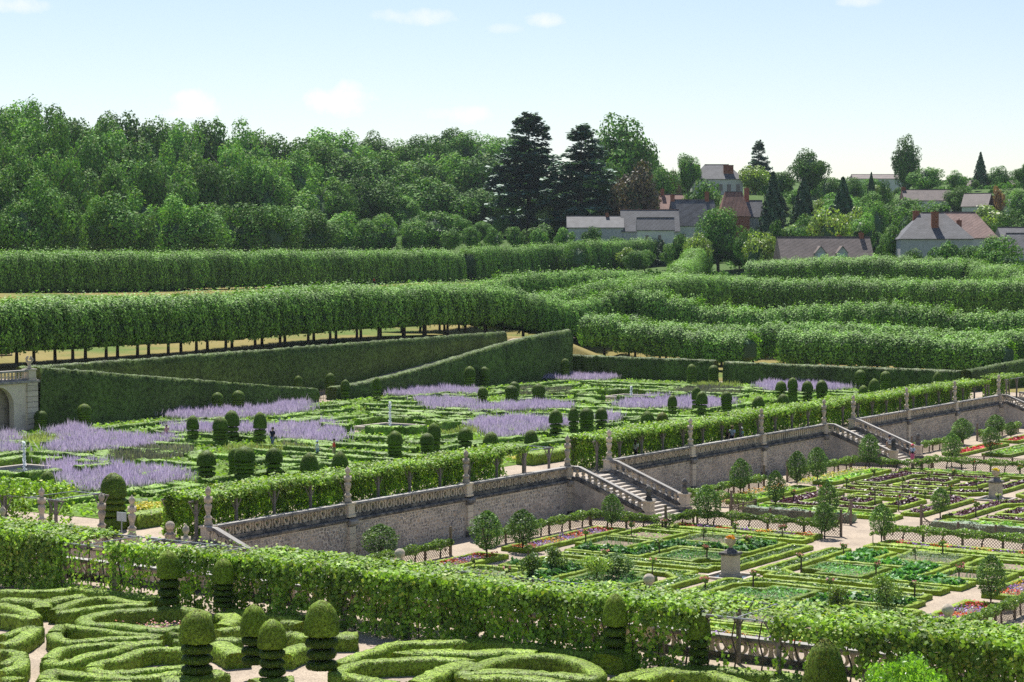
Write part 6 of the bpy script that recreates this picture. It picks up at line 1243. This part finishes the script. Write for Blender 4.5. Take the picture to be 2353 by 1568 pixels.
for k in range(420):
    px = gv.uniform(1235, 2400); D = gv.uniform(450, 760); x, y = place(px, D); gz = float(hgt(x, y)); base = 593 - (gz - 18) / D * 4547; h = gv.uniform(5, 12); top = base - h / D * 4547; wpx = h * gv.uniform(1.0, 1.5) / D * 4547
    if top < np.interp(px, *zip(*VSK)) - 20: continue
    if any(a - wpx / 2 < px < b + wpx / 2 and (c < top < d) and D < 640 for a, b, c, d in HB): continue
    kd = ['oak', 'acacia', 'pale', 'ball', 'oak', 'conifer'][gv.integers(0, 6)]
    VC = globals().setdefault('VCN', {}); VC[kd] = VC.get(kd, -1) + 1
    bigtree(kd, px, D, top, wpx, '%s %s on the village slope, %s' % (nth(VC[kd]), * ({'oak': 'dark green tree', 'acacia': 'feathery green tree', 'pale': 'pale green bushy tree', 'ball': 'small round tree', 'conifer': 'small dark fir'}[kd], 'below the cedars' if px < 1500 else ('near the manor' if px < 1760 else ('near the firs' if px < 2020 else 'at the right')))), V0)
gs = np.random.default_rng(9); pts = []
for k in range(900):
    px, D = gs.uniform(1180, 2450), gs.uniform(400, 1000); x, y = place(px, D)
    if x < 372 or (y < 262 and x < 485 and y > 236): continue
    r = gs.uniform(1.2, 3.2); q = unit(gs.normal(size=(70, 3))) * gs.uniform(.6, 1, (70, 1)) * r; q[:, 2] = abs(q[:, 2]) * .9; pts.append(q + np.array((x, y, float(hgt(x, y)))))
P = np.concatenate(pts); V, F = cards(P, .8, np.tile([0, 0, 1.], (len(P), 1)), .35, .7); c = np.array((520., 220., 20.)); ob('hillside_scrub', fmesh('hillside_scrub', V - c, [F], 'oak_leaf'), None, tuple(c), label='dense green scrub covering the village hillside', cat='scrub', kind='stuff')
# ------------------------------------------------------------------ village houses
def house(px0, px1, D, eave, ridge, base, label, roof='slate', wall='render_white', hip=0., depth=None, along=True, chim=(), dorm=(), wins=(), sky_=(), ang=0., roof2=None):
    """gabled or hipped house facing the camera: px columns of its two ends, pixel rows of eave, ridge and foot at distance D"""
    xa, ya = place(px0, D); xb, yb = place(px1, D); W_ = math.hypot(xb - xa, yb - ya); dp = depth or min(9, W_ * .55)
    zb, ze, zr = ztop(base, D), ztop(eave, D), ztop(ridge, D); rz = HEAD - R(90) + R(ang)
    t = thing('village_house', (xa, ya, zb), label, 'house', None, rz); he, hr = ze - zb, zr - zb
    m = MB(); m.box(0, 0, -3, W_, dp, he); 
    if not hip: 
        for x in (0, W_ - .02): m.prism([(0, he), (dp, he), (dp / 2, hr - .15)], 'x', x, x + .02)
    m.build('wall', wall, t); h = hip * W_; ov = .3
    m = MB(); rv = [(-ov, -ov, he - .12), (W_ + ov, -ov, he - .12), (W_ + ov, dp + ov, he - .12), (-ov, dp + ov, he - .12), (h if hip else -ov, dp / 2, hr), (W_ - h if hip else W_ + ov, dp / 2, hr)]
    up = [(a, b, c + .16) for a, b, c in rv]
    m.add(up + rv, [(0, 1, 5, 4), (2, 3, 4, 5), (1, 2, 5), (3, 0, 4), (7, 6, 10, 11), (9, 8, 11, 10), (0, 6, 7, 1), (2, 8, 9, 3), (1, 7, 8, 2), (3, 9, 6, 0)]); rf = m.build('roof', roof, t)
    m = MB(); m.tube([(up[4][0], up[4][1], up[4][2] + .02), (up[5][0], up[5][1], up[5][2] + .02)], .12, 6); m.build('ridge_tiles', roof2 or 'brown_tile', rf)
    for (u, w_, zt, v) in chim:
        m = MB(); x = u * W_; z1 = ztop(zt, D) - zb; m.box(x - w_ / 2, dp * v - .4, he, x + w_ / 2, dp * v + .4, z1); m.box(x - w_ / 2 - .08, dp * v - .48, z1 - .25, x + w_ / 2 + .08, dp * v + .48, z1 - .1); c = m.build('chimney', 'brick_red', rf)
        m = MB(); m.lathe([(.12, z1), (.1, z1 + .35)], (x, dp * v, 0), 8); m.build('chimney_pot', 'clay_tile', rf)
    for (u, w_) in dorm:
        x = u * W_; z0 = he - .1; h2 = (hr - he) * .62; d = thing('dormer', (x, -.15, z0), None, None); d.parent = t
        m = MB(); m.box(-w_ / 2, 0, 0, w_ / 2, 2.2, h2 * .62); m.prism([(-w_ / 2, h2 * .62), (w_ / 2, h2 * .62), (0, h2)], 'y', 0, .04); m.build('dormer_wall', wall, d)
        m = MB(); q = w_ / 2 + .2
        for s in (-1, 1): m.add([(s * q, -.2, h2 * .55), (0, -.2, h2 * 1.06), (0, 2.6, h2 * 1.06), (s * q, 2.6, h2 * .55)], [(0, 1, 2, 3)])
        m.build('dormer_roof', 'brown_tile', d); m = MB(); m.box(-w_ * .28, -.05, .1, w_ * .28, .02, h2 * .55); m.build('shutter', 'shutter_grey', d)
    for (u, v, w_, h_) in wins:
        x = u * W_; z = v * he; f = MB(); f.box(x - w_ / 2 - .1, -.05, z - .1, x + w_ / 2 + .1, .0, z + h_ + .1); f = f.build('window', 'render_white', t); m = MB(); m.box(x - w_ / 2, -.09, z, x + w_ / 2, -.05, z + h_); m.build('pane', 'glass_dark', f)
    for (u, v) in sky_:
        x = u * W_; yy = dp / 2 * v; zz = he + (hr - he) * v + .2; m = MB(); sl = (hr - he) / (dp / 2); m.add([(x - .5, yy, zz), (x + .5, yy, zz), (x + .5, yy + .7, zz + .7 * sl), (x - .5, yy + .7, zz + .7 * sl)], [(0, 1, 2, 3)]); m.build('skylight', 'glass_dark', rf)
    return t
house(2068, 2232, 415, 550, 490, 612, 'large white house with hipped slate roof and three brick chimneys at right', 'slate', 'render_grey', .34, 13, chim=((.27, 1.3, 484, .5), (.5, 1.5, 487, .22), (.86, 1.0, 506, .4)), sky_=((.3, .25), (.62, .25)), wins=((.15, .3, .9, 1.3), (.82, .3, .9, 1.3)), ang=-4)
house(2140, 2290, 428, 548, 489, 612, 'pink tiled wing behind the hipped slate roof', 'pink_tile', 'render_white', .25, 11)
house(1797, 2008, 415, 600, 546, 622, 'grey gabled house with two dormers behind the lime rows', 'brown_tile', 'render_grey', 0, 9, chim=((.92, .9, 535, .5), (.68, .8, 541, .55)), dorm=((.42, 2.2), (.66, 2.2)), wins=((.08, .2, .9, 1.1),), ang=3)
house(1592, 1706, 640, 413, 379, 452, 'pale manor with steep slate roof and tall brick chimneys on the hill', 'slate', 'render_white', .26, 11, chim=((.06, 3.6, 378, .5), (.72, 3.2, 380, .2)), wins=((.55, .3, 1.3, 2.2), (.72, .3, 1.3, 2.2), (.9, .3, 1.3, 2.2)), sky_=((.3, .3),))
house(1305, 1432, 522, 524, 498, 560, 'long low barn with grey slate roof beside the round trees', 'slate', 'render_grey', 0, 8, chim=((.72, .8, 490, .5),))
house(1430, 1560, 522, 533, 483, 565, 'barn with a steep slate roof and brown tiled top', 'slate', 'render_grey', 0, 11, roof2='clay_tile')
house(1466, 1548, 500, 530, 502, 562, 'white lean-to with grey roof before the barn', 'slate', 'render_white', 0, 5, wins=((.25, .3, .8, 1.2), (.6, .3, .8, 1.2)))
house(1552, 1650, 528, 520, 460, 560, 'slate roofed house with a brick chimney right of the barn', 'slate', 'render_white', 0, 10, chim=((.02, 1.0, 448, .5), (.85, 1.0, 440, .5)), wins=((.2, .3, .9, 1.2),), ang=8, sky_=((.5, .3),))
house(1518, 1580, 560, 482, 448, 520, 'red tiled cottage roof left of the round tree', 'clay_tile', 'render_white', 0, 9, chim=((.1, 1.0, 434, .5),))
house(1655, 1722, 540, 498, 442, 540, 'steep red tiled roofs below the manor', 'clay_tile', 'brick_red', .2, 9)
house(1700, 1752, 548, 500, 462, 540, 'slate roof with a tall chimney below the manor', 'slate', 'render_grey', 0, 8, chim=((.35, 1.3, 432, .5),))
house(2078, 2185, 620, 462, 437, 490, 'long brown roof among trees on the slope at right', 'brown_tile', 'render_white', 0, 9, chim=((.02, 1.2, 430, .5),))
house(2208, 2266, 600, 476, 446, 500, 'gabled brown roofed house at the right', 'brown_tile', 'render_white', 0, 9, ang=-25)
house(2262, 2345, 600, 472, 459, 500, 'low slate roof at the right below the rust tree', 'slate', 'render_white', 0, 8)
house(2218, 2330, 720, 428, 415, 450, 'distant long roof on the right skyline', 'brown_tile', 'render_white', 0, 9)
house(1960, 2085, 760, 412, 402, 440, 'distant roof between the skyline trees', 'brown_tile', 'render_white', 0, 9)
house(2305, 2400, 440, 560, 524, 600, 'slate roofed house cut off by the right edge', 'slate', 'render_white', 0, 9, chim=((.7, 1.0, 515, .5),))
house(2325, 2420, 425, 585, 538, 612, 'lower slate roof at the right edge', 'slate', 'render_grey', 0, 9)
# ------------------------------------------------------------------ visitors
def skinned(name, verts, edges, radii, mat, parent, root=0, lv=1):
    me = bpy.data.meshes.new(name); me.from_pydata(verts, edges, []); me.materials.append(MATS[mat]); o = bpy.data.objects.new(name, me); link(o); o.parent = parent
    sk = o.modifiers.new('Skin', 'SKIN'); sk.use_smooth_shade = True; lay = me.skin_vertices[0] if len(me.skin_vertices) else None
    if lay is None: bpy.context.view_layer.objects.active = o; o.select_set(True); bpy.ops.mesh.customdata_skin_add(); lay = me.skin_vertices[0]; o.select_set(False)
    for i, r in enumerate(radii):
        lay.data[i].radius = r if hasattr(r, '__len__') else (r, r); lay.data[i].use_root = (i == root)
    ss = o.modifiers.new('Subdivision', 'SUBSURF'); ss.levels = lv; ss.render_levels = lv
    return o
def person(loc, face, h, label, top, bottom, hair='hair_dark', sleeve=.5, skirt=None, hat=None, step=.18, arms=(.25, -.2), bag=False, short=False, longhair=False):
    t = thing('person', loc, label, 'person', None, face, h / 1.75)
    J = {'pel': (0, 0, .95), 'wai': (0, 0, 1.1), 'che': (0, .01, 1.3), 'nek': (0, 0, 1.47), 'hd0': (.01, 0, 1.56), 'hd1': (.02, 0, 1.64), 'hd2': (.01, 0, 1.71)}
    for s, n in ((1, 'L'), (-1, 'R')):
        f = step * s; a = arms[0 if s > 0 else 1]
        J['hip' + n] = (0, .09 * s, .9); J['kne' + n] = (f * .5 + .05, .1 * s, .5); J['ank' + n] = (f - .02, .1 * s, .08); J['toe' + n] = (f + .16, .11 * s, .03)
        J['sho' + n] = (0, .18 * s, 1.4); J['elb' + n] = (a * .45 - .02, .24 * s, 1.12); J['wri' + n] = (a, .23 * s, .9); J['pal' + n] = (a + .03, .23 * s, .83)
        for q in range(4): J['fin%d%s' % (q, n)] = (a + .02 + .02 * q, .225 * s + .004 * q, .755 + (.012 if q in (0, 3) else 0))
        J['thu' + n] = (a + .09, .2 * s, .82)
    K = list(J); ix = {k: i for i, k in enumerate(K)}
    E = [('pel', 'wai'), ('wai', 'che'), ('che', 'nek'), ('nek', 'hd0'), ('hd0', 'hd1'), ('hd1', 'hd2')]
    for n in 'LR':
        E += [('pel', 'hip' + n), ('hip' + n, 'kne' + n), ('kne' + n, 'ank' + n), ('ank' + n, 'toe' + n), ('che', 'sho' + n), ('sho' + n, 'elb' + n), ('elb' + n, 'wri' + n), ('wri' + n, 'pal' + n), ('pal' + n, 'thu' + n)] + [('pal' + n, 'fin%d%s' % (q, n)) for q in range(4)]
    rad = {'pel': (.13, .15), 'wai': (.11, .13), 'che': (.12, .16), 'nek': .055, 'hd0': .075, 'hd1': .1, 'hd2': .07, 'hip': .085, 'kne': .06, 'ank': .04, 'toe': .035, 'sho': .065, 'elb': .043, 'wri': .03, 'pal': .034, 'thu': .01, 'fin': .009}
    skinned('body', [J[k] for k in K], [(ix[a], ix[b]) for a, b in E], [rad[k] if k in rad else rad[k[:3]] for k in K], 'skin', t)
    # shirt
    V = [J['pel'], J['wai'], J['che'], (0, 0, 1.44)]; Ed = [(0, 1), (1, 2), (2, 3)]; rr = [(.15, .175), (.135, .155), (.145, .185), .085]
    for n in 'LR':
        s, e = Vector(J['sho' + n]), Vector(J['elb' + n]); i = len(V); V += [tuple(s), tuple(s.lerp(e, max(.1, sleeve * 1.6 if sleeve < .7 else 1)))]; Ed += [(2, i), (i, i + 1)]; rr += [.085, .07]
    skinned('shirt', V, Ed, rr, top, t)
    if skirt: m = MB(); m.lathe([(.2, .45), (.19, .55), (.165, .85), (.14, 1.0)], n=16); m.build('skirt', bottom, t, True)
    else:
        V = [J['pel']]; Ed = []; rr = [(.15, .17)]
        for n in 'LR':
            k, an = Vector(J['kne' + n]), Vector(J['ank' + n]); i = len(V); V += [J['hip' + n], tuple(k)] + ([] if short else [tuple(an)]); Ed += [(0, i), (i, i + 1)] + ([] if short else [(i + 1, i + 2)]); rr += [.11, .085] + ([] if short else [.065])
        skinned('trousers', V, Ed, rr, bottom, t)
    m = MB(); m.lathe([(.1, 1.6), (.112, 1.66), (.1, 1.73), (.06, 1.78), (.01, 1.79)], (-.02, 0, 0), 12)
    if longhair: m.lathe([(.05, 1.3), (.09, 1.42), (.1, 1.56), (.095, 1.66)], (-.06, 0, 0), 10)
    m.build('hair', hair, t, True)
    m = MB()
    for s in (-1, 1): m.lathe([(.012, 0), (.012, .012)], (.112, .035 * s, 1.645), 6)
    m.lathe([(.03, 0), (.004, .012)], (.1, 0, 1.585), 6); m.build('eyes_and_mouth', 'hair_dark', t)
    m = MB(); m.tube([(.1, 0, 1.65), (.135, 0, 1.615), (.11, 0, 1.605)], [.008, .016, .01], 6)
    for s in (-1, 1): m.lathe([(.01, -.03), (.02, 0), (.01, .03)], (0, .105 * s, 1.63), 6)
    m.build('nose_and_ears', 'skin', t, True)
    if hat: m = MB(); m.lathe([(.18, 1.71), (.185, 1.72), (.12, 1.73), (.115, 1.82), (.06, 1.85), (.01, 1.855)], (0, 0, 0), 14); m.build('hat', hat, t, True)
    if bag: m = MB(); m.cbox((.16, -.05, 1.05), .05, .1, .08, .02); m.tube([(.14, -.08, 1.1), (.14, .05, 1.3), (0, .13, 1.46), (-.13, 0, 1.3), (-.1, -.15, 1.05), (.12, -.12, 1.06)], .014, 5); m.build('shoulder_bag', 'cloth_black', t)
    return t
TOC = HEAD + math.pi                                # facing the camera
person((122.6, 104.4, ZT), TOC - .5, 1.78, 'dark-haired man in navy shirt and jeans walking among the topiary', 'cloth_navy', 'cloth_denim')
person((119.2, 97.0, ZT), TOC + 1.2, 1.3, 'small child in white shirt and pale cap left of the boy in red', 'cloth_white', 'cloth_lightblue', hat='cloth_lightblue', short=True)
person((119.4, 95.5, ZT), TOC - 1.4, 1.55, 'boy in bright red shirt and khaki shorts reaching sideways', 'cloth_red', 'cloth_khaki', short=True, arms=(.45, -.1))
person((123.4, 116.8, ZT), TOC + 1.0, 1.35, 'long-haired girl in pink standing in the purple sage', 'cloth_pink', 'cloth_pink', 'hair_brown', skirt=1, longhair=True)
person((162.6, 67.9, .66), TOC, 1.74, 'man in navy and white striped shirt and cap on the far stairs', 'cloth_stripes', 'cloth_khaki', hat='cloth_navy')
person((163.2, 66.0, 0), TOC + .1, 1.66, 'woman in pink skirt, pale blue top and red cap below the far stairs', 'cloth_lightblue', 'cloth_pinkskirt', skirt=1, hat='cap_pink', bag=True, arms=(.1, -.15))
person((130.2, 74.9, ZT), TOC + 2.6, 1.68, 'woman in white top with a dark shoulder bag under the terrace pergola', 'cloth_white', 'cloth_black', longhair=True, bag=True)
person((143.4, 73.9, ZT), TOC + 2.4, 1.58, 'dark-haired woman in black sleeveless top at the terrace balustrade', 'cloth_black', 'cloth_black', 'hair_brown', sleeve=.1, longhair=True)
person((144.0, 73.8, ZT), TOC + 2.7, 1.8, 'man in patterned blue shirt and straw hat at the terrace balustrade', 'cloth_pattern', 'cloth_navy', hat='straw', sleeve=.5)
person((145.9, 73.9, ZT), TOC + 2.2, 1.5, 'child in pale green with a white sun hat at the terrace balustrade', 'cloth_aqua', 'cloth_aqua', hat='cloth_white')
person((66.0, 65.4, ZT), TOC + 2.0, 1.68, 'red-haired woman in white top glimpsed under the foreground pergola', 'cloth_white', 'cloth_black', 'hair_brown', longhair=True)
x, y = 315, 241.6
person((x, y, float(hgt(x, y))), TOC + 1.5, 1.75, 'distant person in bright red among the upper lime trunks', 'cloth_brightred', 'cloth_black')
person((164.6, 77.5, ZT), TOC, 1.7, 'person in a red top half hidden under the portal of the far stairs', 'cloth_brightred', 'cloth_denim')
# ------------------------------------------------------------------ the hazy summer air between here and the wood
m = MB(); m.box(-30, -120, -1.7, 1250, 900, 92)
hz = m.me('haze', 'gravel'); hz.materials.clear(); hm, t, o = newmat('haze_air')
pv = N(t, 'ShaderNodeVolumePrincipled', {'Color': c4((.78, .88, 1.0)), 'Density': .00005, 'Anisotropy': 0.}); t.links.new(pv.outputs[0], o.inputs['Volume']); hz.materials.append(hm)
ob('haze', hz, kind='stuff', label='thin blue summer haze over the whole garden', cat='haze')
